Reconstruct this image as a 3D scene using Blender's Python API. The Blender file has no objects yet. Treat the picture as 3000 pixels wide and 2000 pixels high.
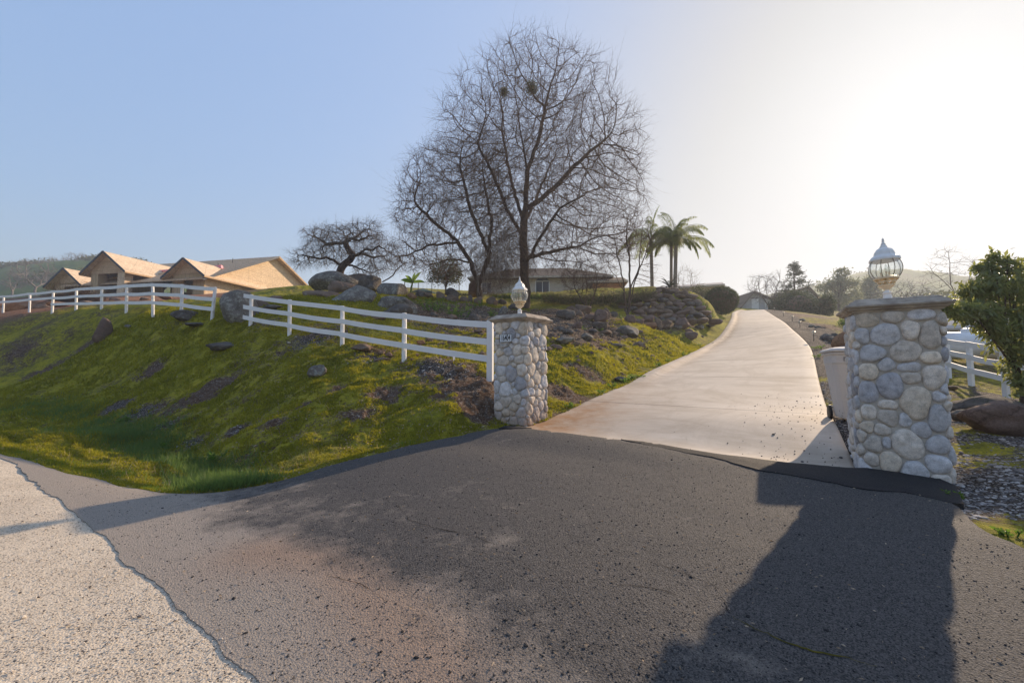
import bpy, bmesh, math, random
import numpy as np
from mathutils import Vector, Matrix, geometry
R = math.radians
scene = bpy.context.scene
COL = scene.collection

# ---------------------------------------------------------------- camera, sky, sun, exposure
EYE = 1.5
PITCH = math.atan(90/1333.0)
cd = bpy.data.cameras.new('camera'); cam = bpy.data.objects.new('camera', cd); COL.objects.link(cam)
cam.location = (0, 0, EYE); cam.rotation_euler = (math.pi/2 + PITCH, 0, 0)
cd.sensor_width = 36; cd.lens = 16.0; cd.clip_start = 0.05; cd.clip_end = 6000
scene.camera = cam
SUN_EL, SUN_AZ = 23.0, 44.5          # azimuth clockwise from +Y (the view direction)
w = bpy.data.worlds.new('World'); scene.world = w; w.use_nodes = True
nt = w.node_tree; nt.nodes.clear()
sky = nt.nodes.new('ShaderNodeTexSky'); sky.sky_type = 'NISHITA'; sky.sun_disc = False
sky.sun_elevation = R(SUN_EL); sky.sun_rotation = R(SUN_AZ)
sky.altitude = 150; sky.air_density = 1.0; sky.dust_density = 1.5; sky.ozone_density = 2.0
bg = nt.nodes.new('ShaderNodeBackground')
# the physical sky spans more stops than the photograph: hold the strength back where the sky is brightest
bw = nt.nodes.new('ShaderNodeRGBToBW'); pw = nt.nodes.new('ShaderNodeMath'); pw.operation = 'POWER'; pw.inputs[1].default_value = -0.72
mu = nt.nodes.new('ShaderNodeMath'); mu.operation = 'MULTIPLY'; mu.inputs[1].default_value = 0.278
nt.links.new(sky.outputs[0], bw.inputs[0]); nt.links.new(bw.outputs[0], pw.inputs[0]); nt.links.new(pw.outputs[0], mu.inputs[0]); nt.links.new(mu.outputs[0], bg.inputs[1])
wo = nt.nodes.new('ShaderNodeOutputWorld')
ds = nt.nodes.new('ShaderNodeMix'); ds.data_type = 'RGBA'; mr = nt.nodes.new('ShaderNodeMapRange'); mr.inputs[1].default_value = 2.2; mr.inputs[2].default_value = 9.0; mr.inputs[3].default_value = 0.10; mr.inputs[4].default_value = 0.92
nt.links.new(bw.outputs[0], mr.inputs[0]); nt.links.new(mr.outputs[0], ds.inputs[0])
nt.links.new(sky.outputs[0], ds.inputs[6]); nt.links.new(bw.outputs[0], ds.inputs[7]); nt.links.new(ds.outputs[2], bg.inputs[0]); nt.links.new(bg.outputs[0], wo.inputs[0])
ld = bpy.data.lights.new('sun', 'SUN'); ld.energy = 5.0; ld.angle = R(0.6); ld.color = (1.0, 0.78, 0.55)
sun = bpy.data.objects.new('sun', ld); COL.objects.link(sun)
sdir = Vector((math.sin(R(SUN_AZ))*math.cos(R(SUN_EL)), math.cos(R(SUN_AZ))*math.cos(R(SUN_EL)), math.sin(R(SUN_EL))))
sun.rotation_euler = (-sdir).to_track_quat('-Z', 'Y').to_euler()
vs = scene.view_settings
vs.view_transform = 'Standard'; vs.look = 'None'; vs.exposure = 0.56; vs.gamma = 1.0; vs.use_curve_mapping = False
scene.cycles.max_bounces = 8; scene.cycles.transparent_max_bounces = 16
scene.cycles.use_denoising = True

# ---------------------------------------------------------------- helpers: pixels (3000x2000) -> rays
CT, ST = math.cos(PITCH), math.sin(PITCH)
def ray(px, py):
    a = (px-1500)/1333.333; b = (1000-py)/1333.333
    return a, CT - b*ST, ST + b*CT
def P(px, py, D):
    a, y, z = ray(px, py); k = D/y
    return (a*k, D, EYE + z*k)

# ---------------------------------------------------------------- numpy value noise
def _h(ix, iy, s):
    n = (ix*374761393 + iy*668265263 + s*974634777) & 0xffffffff
    n = ((n ^ (n >> 13))*1274126177) & 0xffffffff
    return ((n ^ (n >> 16)) & 0xffff)/65535.0
def vnoise(x, y, s=0):
    x = np.asarray(x, float); y = np.asarray(y, float)
    ix = np.floor(x).astype(np.int64); iy = np.floor(y).astype(np.int64)
    fx = x-ix; fy = y-iy; fx = fx*fx*(3-2*fx); fy = fy*fy*(3-2*fy)
    a = _h(ix, iy, s); b = _h(ix+1, iy, s); c = _h(ix, iy+1, s); d = _h(ix+1, iy+1, s)
    return (a*(1-fx)+b*fx)*(1-fy)+(c*(1-fx)+d*fx)*fy
def fbm(x, y, s=0, o=4):
    t = 0; A = 1; T = 0
    for i in range(o):
        t = t + A*vnoise(x*2**i, y*2**i, s+i*17); T += A; A *= .5
    return t/T
def smooth(a, b, x):
    t = np.clip((x-a)/(b-a), 0, 1); return t*t*(3-2*t)

# ---------------------------------------------------------------- driveway cross-sections (left edge, right edge)
SEC = [((1500,1252,8.55),(2512,1380,5.45)), ((1580,1243,8.75),(2500,1352,5.85)), ((1668,1205,9.6),(2452,1245,7.15)),
       ((1771,1157,10.9),(2425,1198,8.5)), ((1850,1123,12.6),(2408,1147,10.1)), ((1910,1095,14.4),(2395,1096,12.1)),
       ((1985,1060,17.5),(2383,1041,15.4)), ((2030,1039,20.0),(2370,1011,18.0)), ((2063,1021,24.0),(2342,982,21.6)),
       ((2108,991,29.0),(2320,963,27.0)), ((2138,949,36.0),(2297,943,33.5)), ((2146,930,43.5),(2268,925,42.0)),
       ((2150,917,50.5),(2246,911,50.0)), ((2175,911,55.0),(2240,908,54.0)), ((2205,917,64.0),(2262,914,63.0))]
Ls = np.array([P(*a) for a, b in SEC]); Rs = np.array([P(*b) for a, b in SEC])
Ls[-1,2] = Ls[-2,2]+.1; Rs[-1,2] = Rs[-2,2]+.1
def catmull(A, n):
    out = []
    for i in range(len(A)-1):
        p0 = A[max(i-1,0)]; p1 = A[i]; p2 = A[i+1]; p3 = A[min(i+2,len(A)-1)]
        for k in range(n):
            t = k/n
            out.append(.5*((2*p1)+(-p0+p2)*t+(2*p0-5*p1+4*p2-p3)*t*t+(-p0+3*p1-3*p2+p3)*t**3))
    out.append(A[-1]); return np.array(out)
LS = catmull(Ls, 8); RS = catmull(Rs, 8)
CS = (LS+RS)/2
CLEN = np.concatenate([[0], np.cumsum(np.linalg.norm(np.diff(CS[:,:2],axis=0),axis=1))])
def road_query(x, y):
    """-> zroad, signed lateral fraction u, outside distance d, along s"""
    x = np.asarray(x, float).ravel(); y = np.asarray(y, float).ravel()
    best = np.full(x.shape, 1e9); bi = np.zeros(x.shape, int); bt = np.zeros(x.shape); inside = np.zeros(x.shape, bool)
    def g(i): return (RS[i,0]-LS[i,0])*(y-LS[i,1])-(RS[i,1]-LS[i,1])*(x-LS[i,0])
    ga = g(0)
    for i in range(len(CS)-1):
        ax, ay = CS[i,0], CS[i,1]; dx, dy = CS[i+1,0]-ax, CS[i+1,1]-ay
        gb = g(i+1); ok = (ga >= 0) & (gb <= 0)
        t = np.where(ok, ga/(ga-gb+1e-12), np.clip(((x-ax)*dx+(y-ay)*dy)/(dx*dx+dy*dy), 0, 1))
        d = (x-ax-t*dx)**2+(y-ay-t*dy)**2
        m = (d < best) if i == 0 else np.where(ok == inside, d < best, ok & (d < 200))
        m = m | (ok & ~inside & (d < 200))
        best[m] = d[m]; bi[m] = i; bt[m] = t[m]; inside[m] = ok[m]
        ga = gb
    L = LS[bi]*(1-bt)[:,None]+LS[bi+1]*bt[:,None]; Rr = RS[bi]*(1-bt)[:,None]+RS[bi+1]*bt[:,None]
    v = Rr[:,:2]-L[:,:2]; W = np.linalg.norm(v,axis=1)
    u = ((x-L[:,0])*v[:,0]+(y-L[:,1])*v[:,1])/W**2
    z = L[:,2]*(1-np.clip(u,0,1))+Rr[:,2]*np.clip(u,0,1)
    lat = np.maximum(0, np.maximum(-u, u-1))*W
    perp = np.abs((x-L[:,0])*v[:,1]-(y-L[:,1])*v[:,0])/W
    d = np.where(inside, lat, np.maximum(lat, np.sqrt(lat**2+perp**2)))
    return z, u, d, CLEN[bi]*(1-bt)+CLEN[bi+1]*bt

# ---------------------------------------------------------------- terrain: thin-plate surface through surveyed points
CP = [P(*a) for a, b in SEC[:-1]] + [P(*b) for a, b in SEC[:-1]]
CP += [(0,1,-.02),(-2.5,1.2,0),(2.5,1,0),(0,2.2,.02),(-4,2.5,0),(4,2.2,.05),(-8,3,.05),(-14,4,.1),(-3,4.2,.02),(0,4.5,.17),(1.8,4.2,.16),(2.2,6.2,.36),(-.6,6.5,.3),
       (-30,6,.3),(-60,10,.5),(8,1,.1),(20,3,.2),(60,5,.3),(0,-3,-.1),(-8,-6,0),(8,-6,0),(0,-40,0),(-40,-40,0),(40,-40,0),(-40,0,.2),(40,0,.3)]
CP += [P(*a) for a in [
 (0,1330,7.5),(200,1388,6.5),(400,1432,5.85),(540,1446,5.6),(700,1437,5.7),(850,1402,6.1),(1000,1355,6.75),(1200,1305,7.5),(1400,1265,8.2),(1490,1252,8.45),
 (-300,1270,11),(100,1265,9.5),(300,1330,8.3),(430,1380,7.2),(-500,1200,16),(-600,1040,34),(-600,920,46),
 (100,1200,14.5),(230,1218,13.4),(320,1250,12.2),(420,1302,10.4),(500,1352,9.0),(565,1402,7.7),(640,1428,6.7),
 (760,1395,6.5),(850,1375,6.8),(1000,1250,8.3),(1000,1100,11.2),(1190,1285,7.9),(1190,1180,9.3),(1190,1090,11.1),(1400,1150,9.6),(1340,1210,8.6),
 (700,1300,8.5),(700,1150,11.8),(720,1010,15.2),(500,1200,12.4),(500,1050,16),(500,965,18.0),(300,1100,17),(300,975,20.8),(100,1050,20.5),(100,965,25.6),
 (1436,1135,9.9),(1184,1055,12.1),(1003,1010,13.9),(848,981,15.3),(734,951,16.4),(628,928,17.6),(531,925,18.8),(449,926,20),(371,910,21.5),(298,904,23.2),(222,908,25.2),(153,914,27.3),(86,917,29.7),(10,916,33),
 (1200,1000,15.2),(1350,1035,12.6),(1300,930,20),(1400,882,28),(1540,908,28.5),(1100,935,17.5),(1050,885,22),(950,856,27),(850,875,22),(750,885,21),(860,841,38),(700,859,42),(580,866,50),
 (550,902,21.5),(550,891,25),(450,906,23),(450,893,26.5),(650,902,20.5),(650,889,24.5),(750,879,25),(860,870,26),(350,894,27),(230,893,31),(600,882,28),(620,880,34),(600,872,44),(520,884,28),(450,888,28),(450,880,38),(720,874,30),(800,866,30),(400,880,40),(300,874,42),(100,892,45),(0,897,50),(-300,900,60),
 (120,868,60),(600,862,60),(880,836,60),(1240,866,38),(1100,866,38),(1400,868,50),(1700,868,50),
 (1620,1180,9.9),(1700,1110,11.9),(1700,1025,14.6),(1800,1060,13.8),(1650,1000,15.6),(1800,1000,17.5),(1600,945,20),(1750,950,21),(1900,965,22),(1950,1005,20),(2020,965,26.5),(2080,940,32),
 (2000,948,30),(1850,932,29),(1700,908,28),(1900,858,35),(1700,866,35),(2040,862,35),(2110,922,43),(2070,905,43),(2060,880,52),(1900,865,52),
 (2460,1200,8.6),(2450,1100,11.8),(2420,1030,16.5),(2450,1000,19),(2400,975,24),(2360,948,34),(2275,910,54),(2470,958,33),(2480,935,46),(2250,906,75),(2400,906,80),
 (2780,1107,14.4),(2847,1130,12.6),(2946,1170,11),(2600,1090,14),(2600,1180,10.),(3000,1275,7),(2800,1250,7.4),(2900,1400,4.9),(3000,1600,3.4),(2790,1430,5),(2560,1300,6.8),
 (3300,1300,7.5),(3300,1130,14),(2900,1060,20),(2700,1020,27),(2600,1000,30),(2800,990,45),(2900,960,80),(2500,925,110),(2900,940,150),(3500,980,60),(3500,1000,150),
 (0,895,140),(600,880,140),(1200,890,140),(1800,900,140),(2200,915,140)]]
CP = np.array(CP)
def _uv(x, y):
    r = np.sqrt(x*x+y*y); rr = np.sqrt(r*r+1.0)
    return np.stack([np.arctan2(x, y)*1.0, np.log(rr)], -1), rr
def _k(d2): return np.where(d2 > 1e-12, .5*d2*np.log(np.maximum(d2,1e-12)), 0)
_U, _RR = _uv(CP[:,0], CP[:,1]); _T = (CP[:,2]-EYE)/_RR
_n = len(CP)
_A = np.zeros((_n+3,_n+3)); _A[:_n,:_n] = _k(((_U[:,None]-_U[None])**2).sum(-1)) + np.eye(_n)*2e-5
_A[:_n,_n] = 1; _A[:_n,_n+1:] = _U; _A[_n,:_n] = 1; _A[_n+1:,:_n] = _U.T
_W = np.linalg.solve(_A, np.concatenate([_T,[0,0,0]]))
def H0(x, y):
    """smooth ground height"""
    x = np.asarray(x, float); y = np.asarray(y, float); sh = x.shape; x = x.ravel(); y = y.ravel()
    out = np.empty(x.shape)
    for i in range(0, len(x), 40000):
        u, rr = _uv(x[i:i+40000], y[i:i+40000])
        d2 = (u[:,0][:,None]-_U[None,:,0])**2+(u[:,1][:,None]-_U[None,:,1])**2
        out[i:i+40000] = EYE + rr*(_k(d2)@_W[:_n]+_W[_n]+u@_W[_n+1:])
    r = np.hypot(x, y)
    out = out*(1-smooth(110,170,r)) + (7.0+.01*r)*smooth(110,170,r)*np.where(y>-20,1,0)
    return out.reshape(sh)
def HR(x, y):
    """ground with the driveway bed cut in, no micro relief"""
    z = H0(x, y); sh = z.shape; zr, u, d, s = road_query(x, y)
    zr = zr.reshape(sh); u = u.reshape(sh); d = d.reshape(sh); s = s.reshape(sh)
    edge = np.where(u < .5, .07*smooth(4,7,s), -.01)
    k = smooth(.05, 1.3, d)
    z = (zr+edge)*(1-k)+z*k
    return np.where(d < .02, zr-.30+.26*smooth(.12,.0,np.minimum(u,1-u)), z)
def hit(px, py, d0=1.5, d1=120):
    """where the ray through a pixel first meets the ground"""
    a, yy, zz = ray(px, py)
    D = np.exp(np.linspace(math.log(d0), math.log(d1), 700))
    k = D/yy
    f = EYE+zz*k - H0(a*k, D)
    i = np.argmax(f < 0)
    if f[i] >= 0: i = len(D)-1
    if i > 0:
        t = f[i-1]/(f[i-1]-f[i]); Dd = D[i-1]+(D[i]-D[i-1])*t
    else: Dd = D[0]
    return P(px, py, Dd)

# ---------------------------------------------------------------- materials
MAT = {}
class NB:
    def __init__(s, name, rough=.8, spec=.3):
        s.m = bpy.data.materials.new(name); s.m.use_nodes = True; s.t = s.m.node_tree
        s.b = s.t.nodes['Principled BSDF']; s.b.inputs['Roughness'].default_value = rough
        s.b.inputs['Specular IOR Level'].default_value = spec
        s.out = s.t.nodes['Material Output']
        s._c = None; MAT[name] = s.m
    def n(s, typ, **kw):
        nd = s.t.nodes.new(typ)
        for k, v in kw.items(): setattr(nd, k, v)
        return nd
    def L(s, a, b): s.t.links.new(a, b)
    def coord(s):
        if s._c is None:
            tc = s.n('ShaderNodeTexCoord'); s._c = tc.outputs['Object']
        return s._c
    def world(s):
        return s.n('ShaderNodeNewGeometry').outputs['Position']
    def mapv(s, v, scale=(1,1,1), rot=(0,0,0)):
        m = s.n('ShaderNodeMapping'); m.inputs['Scale'].default_value = scale; m.inputs['Rotation'].default_value = rot
        s.L(v, m.inputs['Vector']); return m.outputs[0]
    def noise(s, scale, detail=4, rough=.55, v=None, dist=0):
        x = s.n('ShaderNodeTexNoise'); x.inputs['Scale'].default_value = scale; x.inputs['Detail'].default_value = detail
        x.inputs['Roughness'].default_value = rough; x.inputs['Distortion'].default_value = dist
        s.L(v if v is not None else s.coord(), x.inputs['Vector']); return x.outputs['Fac']
    def vor(s, scale, feature='F1', out='Distance', v=None, rnd=1):
        x = s.n('ShaderNodeTexVoronoi', feature=feature); x.inputs['Scale'].default_value = scale
        x.inputs['Randomness'].default_value = rnd
        s.L(v if v is not None else s.coord(), x.inputs['Vector']); return x.outputs[out]
    def ramp(s, f, stops, interp='LINEAR'):
        r = s.n('ShaderNodeValToRGB'); cr = r.color_ramp; cr.interpolation = interp
        while len(cr.elements) < len(stops): cr.elements.new(.5)
        for e, (p, c) in zip(cr.elements, stops):
            e.position = p; e.color = (*c, 1) if not isinstance(c, (int, float)) else (c, c, c, 1)
        s.L(f, r.inputs[0]); return r.outputs[0]
    def mix(s, f, a, b, mode='MIX'):
        x = s.n('ShaderNodeMix', data_type='RGBA', blend_type=mode)
        for val, k in ((f, 0), (a, 6), (b, 7)):
            if isinstance(val, (int, float)):
                x.inputs[k].default_value = val if k == 0 else (val, val, val, 1)
            elif isinstance(val, tuple): x.inputs[k].default_value = (*val, 1)
            else: s.L(val, x.inputs[k])
        return x.outputs[2]
    def math(s, op, a, b=0.0, clamp=False):
        x = s.n('ShaderNodeMath', operation=op); x.use_clamp = clamp
        for i, v in enumerate((a, b)):
            if isinstance(v, (int, float)): x.inputs[i].default_value = v
            else: s.L(v, x.inputs[i])
        return x.outputs[0]
    def attr(s, name):
        a = s.n('ShaderNodeAttribute'); a.attribute_name = name; return a
    def col(s, c):
        if isinstance(c, tuple): s.b.inputs['Base Color'].default_value = (*c, 1)
        else: s.L(c, s.b.inputs['Base Color'])
    def bump(s, h, strength=.5, dist=.02, prev=None):
        b = s.n('ShaderNodeBump'); b.inputs['Strength'].default_value = strength; b.inputs['Distance'].default_value = dist
        s.L(h, b.inputs['Height'])
        if prev is not None: s.L(prev, b.inputs['Normal'])
        s.L(b.outputs[0], s.b.inputs['Normal']); return b.outputs[0]
    def translucent(s, colr, fac):
        t = s.n('ShaderNodeBsdfTranslucent')
        if isinstance(colr, tuple): t.inputs[0].default_value = (*colr, 1)
        else: s.L(colr, t.inputs[0])
        m = s.n('ShaderNodeMixShader'); m.inputs[0].default_value = fac
        s.L(s.b.outputs[0], m.inputs[1]); s.L(t.outputs[0], m.inputs[2]); s.L(m.outputs[0], s.out.inputs[0])

def simple(name, c, c2=None, scale=6, rough=.8, spec=.3, bump=0, bs=40, bd=.01, metal=0):
    n = NB(name, rough, spec)
    if c2 is None: n.col(c)
    else: n.col(n.ramp(n.noise(scale, 5, .6), [(.35, c), (.65, c2)]))
    if bump: n.bump(n.noise(bs, 4), bump, bd)
    n.b.inputs['Metallic'].default_value = metal
    return n.m

# ---------------------------------------------------------------- mesh helpers
def mesh_from(name, V, F, mat=None, parent=None, sm=False, attrs=None):
    V = np.asarray(V, np.float32); me = bpy.data.meshes.new(name)
    F = [np.asarray(f) for f in (F if isinstance(F, list) else [F])] if len(F) else []
    me.vertices.add(len(V)); me.vertices.foreach_set('co', V.ravel())
    idx = np.concatenate([f.ravel() for f in F]) if F else np.zeros(0, int)
    cnt = np.concatenate([np.full(len(f), f.shape[1]) for f in F]) if F else np.zeros(0, int)
    me.loops.add(len(idx)); me.loops.foreach_set('vertex_index', idx.astype(np.int32))
    me.polygons.add(len(cnt)); st = np.concatenate([[0], np.cumsum(cnt)[:-1]]) if len(cnt) else cnt
    me.polygons.foreach_set('loop_start', st.astype(np.int32))
    me.update(calc_edges=True); me.validate()
    me.polygons.foreach_set('use_smooth', np.full(len(me.polygons), sm))
    if attrs:
        for k, a in attrs.items():
            a = np.asarray(a, np.float32)
            if a.ndim == 1:
                at = me.attributes.new(k, 'FLOAT', 'POINT'); at.data.foreach_set('value', a)
            else:
                at = me.attributes.new(k, 'FLOAT_COLOR', 'POINT'); at.data.foreach_set('color', a.ravel())
    return link(name, me, mat, parent)
def link(name, me, mat=None, parent=None):
    o = bpy.data.objects.new(name, me); COL.objects.link(o)
    if mat:
        for m in (mat if isinstance(mat, list) else [mat]): me.materials.append(MAT[m] if isinstance(m, str) else m)
    if parent: o.parent = parent
    return o
def tag(o, label=None, cat=None, group=None, kind=None):
    if label: o['label'] = label
    if cat: o['category'] = cat
    if group: o['group'] = group
    if kind: o['kind'] = kind
    return o
def thing(name, label, cat, loc=(0,0,0), rotz=0, group=None):
    o = bpy.data.objects.new(name, None); COL.objects.link(o); o.location = loc; o.rotation_euler = (0,0,rotz)
    o.empty_display_size = .3
    return tag(o, label, cat, group)

class MB:
    """collects boxes, prisms, tubes and lathes into one mesh"""
    def __init__(s): s.v = []; s.f = []
    def add(s, V, F):
        o = len(s.v); s.v += [tuple(p) for p in V]; s.f += [tuple(i+o for i in f) for f in F]
    def box(s, c, size, M=None):
        x, y, z = [k/2 for k in size]
        V = [Vector((sx*x, sy*y, sz*z)) for sz in (-1,1) for sy in (-1,1) for sx in (-1,1)]
        if M is not None: V = [M @ v for v in V]
        V = [v+Vector(c) for v in V]
        s.add(V, [(0,2,3,1),(4,5,7,6),(0,1,5,4),(1,3,7,5),(3,2,6,7),(2,0,4,6)])
    def bar(s, a, b, wd, th, up=(0,0,1)):
        """rectangular bar from a to b; wd along up-ish, th sideways"""
        a = Vector(a); b = Vector(b); d = (b-a); L = d.length; d.normalize()
        sd = d.cross(Vector(up)).normalized(); u = sd.cross(d).normalized()
        V = []
        for p in (a, b):
            for i, j in ((-1,-1),(1,-1),(1,1),(-1,1)): V.append(p+sd*i*th/2+u*j*wd/2)
        s.add(V, [(3,2,1,0),(4,5,6,7),(0,1,5,4),(1,2,6,5),(2,3,7,6),(3,0,4,7)])
    def tube(s, pts, rad, k=8, cap=True):
        pts = [Vector(p) for p in pts]; n = len(pts)
        if isinstance(rad, (int, float)): rad = [rad]*n
        rings = []; pd = None
        for i, p in enumerate(pts):
            d = (pts[min(i+1,n-1)]-pts[max(i-1,0)]).normalized()
            if pd is None:
                a = d.orthogonal().normalized()
            else:
                a = (a - d*a.dot(d)).normalized()
            pd = d; b = d.cross(a)
            rings.append([p+(a*math.cos(t)+b*math.sin(t))*rad[i] for t in [2*math.pi*j/k for j in range(k)]])
        V = [v for r in rings for v in r]
        F = [(i*k+j, i*k+(j+1)%k, (i+1)*k+(j+1)%k, (i+1)*k+j) for i in range(n-1) for j in range(k)]
        if cap: F += [tuple(range(k))[::-1], tuple((n-1)*k+j for j in range(k))]
        s.add(V, F)
    def lathe(s, prof, k=24, c=(0,0,0), rot=0, cap=True):
        V = []; F = []; n = len(prof)
        for r, z in prof:
            for j in range(k):
                t = 2*math.pi*j/k+rot; V.append((c[0]+r*math.cos(t), c[1]+r*math.sin(t), c[2]+z))
        F = [(i*k+j, i*k+(j+1)%k, (i+1)*k+(j+1)%k, (i+1)*k+j) for i in range(n-1) for j in range(k)]
        if cap: F += [tuple(range(k))[::-1], tuple((n-1)*k+j for j in range(k))]
        s.add(V, F)
    def prism(s, poly, z0, z1, M=None):
        """polygon in XY extruded z0..z1"""
        n = len(poly)
        V = [Vector((p[0],p[1],z0)) for p in poly]+[Vector((p[0],p[1],z1)) for p in poly]
        if M is not None: V = [M @ v for v in V]
        s.add(V, [tuple(range(n))[::-1], tuple(range(n,2*n))]+[(i,(i+1)%n,n+(i+1)%n,n+i) for i in range(n)])
    def build(s, name, mat=None, parent=None, sm=False, bevel=0):
        me = bpy.data.meshes.new(name); me.from_pydata(s.v, [], s.f); me.update()
        bm = bmesh.new(); bm.from_mesh(me); bmesh.ops.recalc_face_normals(bm, faces=bm.faces)
        if bevel:
            bmesh.ops.bevel(bm, geom=[e for e in bm.edges if len(e.link_faces) == 2 and e.calc_face_angle(0) > .6], offset=bevel, segments=1, affect='EDGES', clamp_overlap=True)
        bm.to_mesh(me); bm.free()
        if sm:
            for p in me.polygons: p.use_smooth = True
            me.set_sharp_from_angle(angle=R(40))
        return link(name, me, mat, parent)
# ================================================================ GROUND MATERIALS
def ground_material():
    n = NB('ground_cover', .95, .08)
    zone = n.attr('zone'); sep = n.n('ShaderNodeSeparateColor'); n.L(zone.outputs['Color'], sep.inputs[0])
    mossA, gravA, soilA = sep.outputs[0], sep.outputs[1], sep.outputs[2]
    orange = zone.outputs['Alpha']
    c = n.coord()
    n1 = n.noise(1.1, 4, .6, c); n2 = n.noise(6, 6, .7, c, .6); n3 = n.noise(34, 4, .7, c); n4 = n.noise(2.6, 5, .65, c, 1.0)
    # moss
    moss = n.ramp(n.mix(.5, n1, n2), [(.30, (.095,.085,.014)), (.42, (.22,.20,.02)), (.53, (.39,.34,.028)), (.66, (.56,.44,.045))])
    moss = n.mix(n.ramp(n3, [(.35, .0), (.7, .6)]), moss, (.035,.038,.012))
    # soil
    soil = n.ramp(n2, [(.3, (.06,.036,.024)), (.55, (.13,.078,.05)), (.75, (.22,.145,.10))])
    soil = n.mix(orange, soil, n.ramp(n2, [(.3, (.22,.085,.035)), (.7, (.46,.22,.11))]))
    chips = n.vor(42, out='Color', v=c); chd = n.vor(42, v=c)
    cbw = n.ramp(chips, [(.25, (.055,.042,.036)), (.5, (.16,.13,.11)), (.72, (.30,.26,.225)), (.9, (.55,.49,.43))])
    grav = n.mix(n.ramp(chd, [(.3, 0.), (.62, 1.)]), cbw, (.05,.04,.034))
    # scatter pale chips in soil
    f1 = n.vor(26, out='Color', v=c); spk = n.ramp(f1, [(.60, 0.), (.64, 1.)])
    soil = n.mix(n.math('MULTIPLY', spk, .5), soil, cbw)
    base = n.mix(n.math('MULTIPLY', n.ramp(n.math('ADD', gravA, n.math('MULTIPLY', n.math('SUBTRACT', n2, .5), .9)), [(.42, 0.), (.58, 1.)]), 1.0), soil, grav)
    n5 = n.noise(15, 5, .75, c, .8)
    mf = n.math('ADD', mossA, n.math('MULTIPLY', n.math('SUBTRACT', n.mix(.5, n.mix(.5, n4, n2), n5), .5), 2.6))
    mf = n.math('SUBTRACT', mf, n.math('MULTIPLY', soilA, .5))
    mk = n.ramp(mf, [(.38, 0.), (.60, 1.)])
    col = n.mix(mk, base, moss)
    n.col(col)
    b1 = n.bump(n.math('ADD', n.math('MULTIPLY', n2, .5), n.math('ADD', n.math('MULTIPLY', n5, .5), n.math('MULTIPLY', n3, .35))), .9, .09)
    n.bump(n.mix(mk, chd, n.noise(90, 3, .7, c)), .35, .015, b1)
ground_material()

def asphalt_material(name, dark, lite, dusty):
    n = NB(name, .82, .25)
    c = n.coord()
    ag = n.vor(140, out='Color', v=c); agd = n.vor(140, v=c)
    big = n.vor(78, v=c); bigc = n.vor(78, out='Color', v=c)
    n1 = n.noise(1.3, 6, .65, c); n2 = n.noise(9, 5, .6, c); n0 = n.noise(.55, 4, .5, c)
    base = n.ramp(ag, [(.2, dark), (.8, lite)])
    # pale and rusty loose dust lying between the stones
    u = n.attr('dust').outputs['Fac']
    dst = n.math('ADD', u, n.math('MULTIPLY', n.math('SUBTRACT', n1, .5), 1.3))
    dst = n.math('ADD', dst, n.math('MULTIPLY', n.math('SUBTRACT', n2, .5), .5))
    lo = n.ramp(n.math('ADD', agd, n.math('MULTIPLY', n.math('SUBTRACT', n.noise(60,2,.5,c), .5), .5)), [(.2, .25), (.5, 1.)])
    rust = n.attr('rust').outputs['Fac']
    dcol = n.mix(rust, (.36,.305,.25), (.34,.20,.12))
    base = n.mix(n.math('MULTIPLY', n.ramp(dst, [(.33, 0.), (.75, dusty)]), lo), base, dcol)
    pit = n.ramp(n.math('ADD', big, n.math('MULTIPLY', n.noise(50,2,.5,c), .25)), [(.22, 1.), (.30, 0.)])
    pick = n.ramp(bigc, [(.55, 0.), (.6, 1.)])
    base = n.mix(n.math('MULTIPLY', n.math('MULTIPLY', pit, pick), .85), base, (.014,.013,.014))
    n.col(base)
    b1 = n.bump(n.noise(150,3,.7,c), .8, .006)
    b2 = n.bump(big, .7, .006, b1)
    n.bump(n.noise(4, 4, .6, c), .4, .02, b2)
asphalt_material('asphalt', (.026,.025,.026), (.11,.10,.093), .88)
asphalt_material('fresh_asphalt', (.010,.010,.012), (.032,.030,.031), .10)

def chipseal_material():
    n = NB('chipseal', .9, .15); c = n.coord()
    ag = n.vor(88, out='Color', v=c); agd = n.vor(88, v=c); n1 = n.noise(1.2, 6, .65, c); n2 = n.noise(14, 5, .7, c)
    stone = n.ramp(ag, [(.18, (.17,.14,.115)), (.32, (.46,.385,.295)), (.6, (.64,.54,.42)), (.85, (.78,.68,.54))])
    fines = n.ramp(n1, [(.3, (.49,.40,.295)), (.7, (.64,.54,.41))])
    k = n.ramp(n.math('ADD', agd, n.math('MULTIPLY', n.math('SUBTRACT', n2, .5), .8)), [(.25, 0.), (.5, 1.)])
    col = n.mix(k, stone, fines)
    dk = n.ramp(n.vor(52, out='Color', v=c), [(.34, 1.), (.38, 0.)]); dd = n.ramp(n.vor(52, v=c), [(.30, 1.), (.42, 0.)])
    col = n.mix(n.math('MULTIPLY', n.math('MULTIPLY', dk, dd), .8), col, (.05,.047,.048))
    n.col(col)
    b = n.bump(n.mix(.5, agd, n2), .8, .008); n.bump(n.noise(5, 4, .6, c), .3, .02, b)
chipseal_material()

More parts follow.
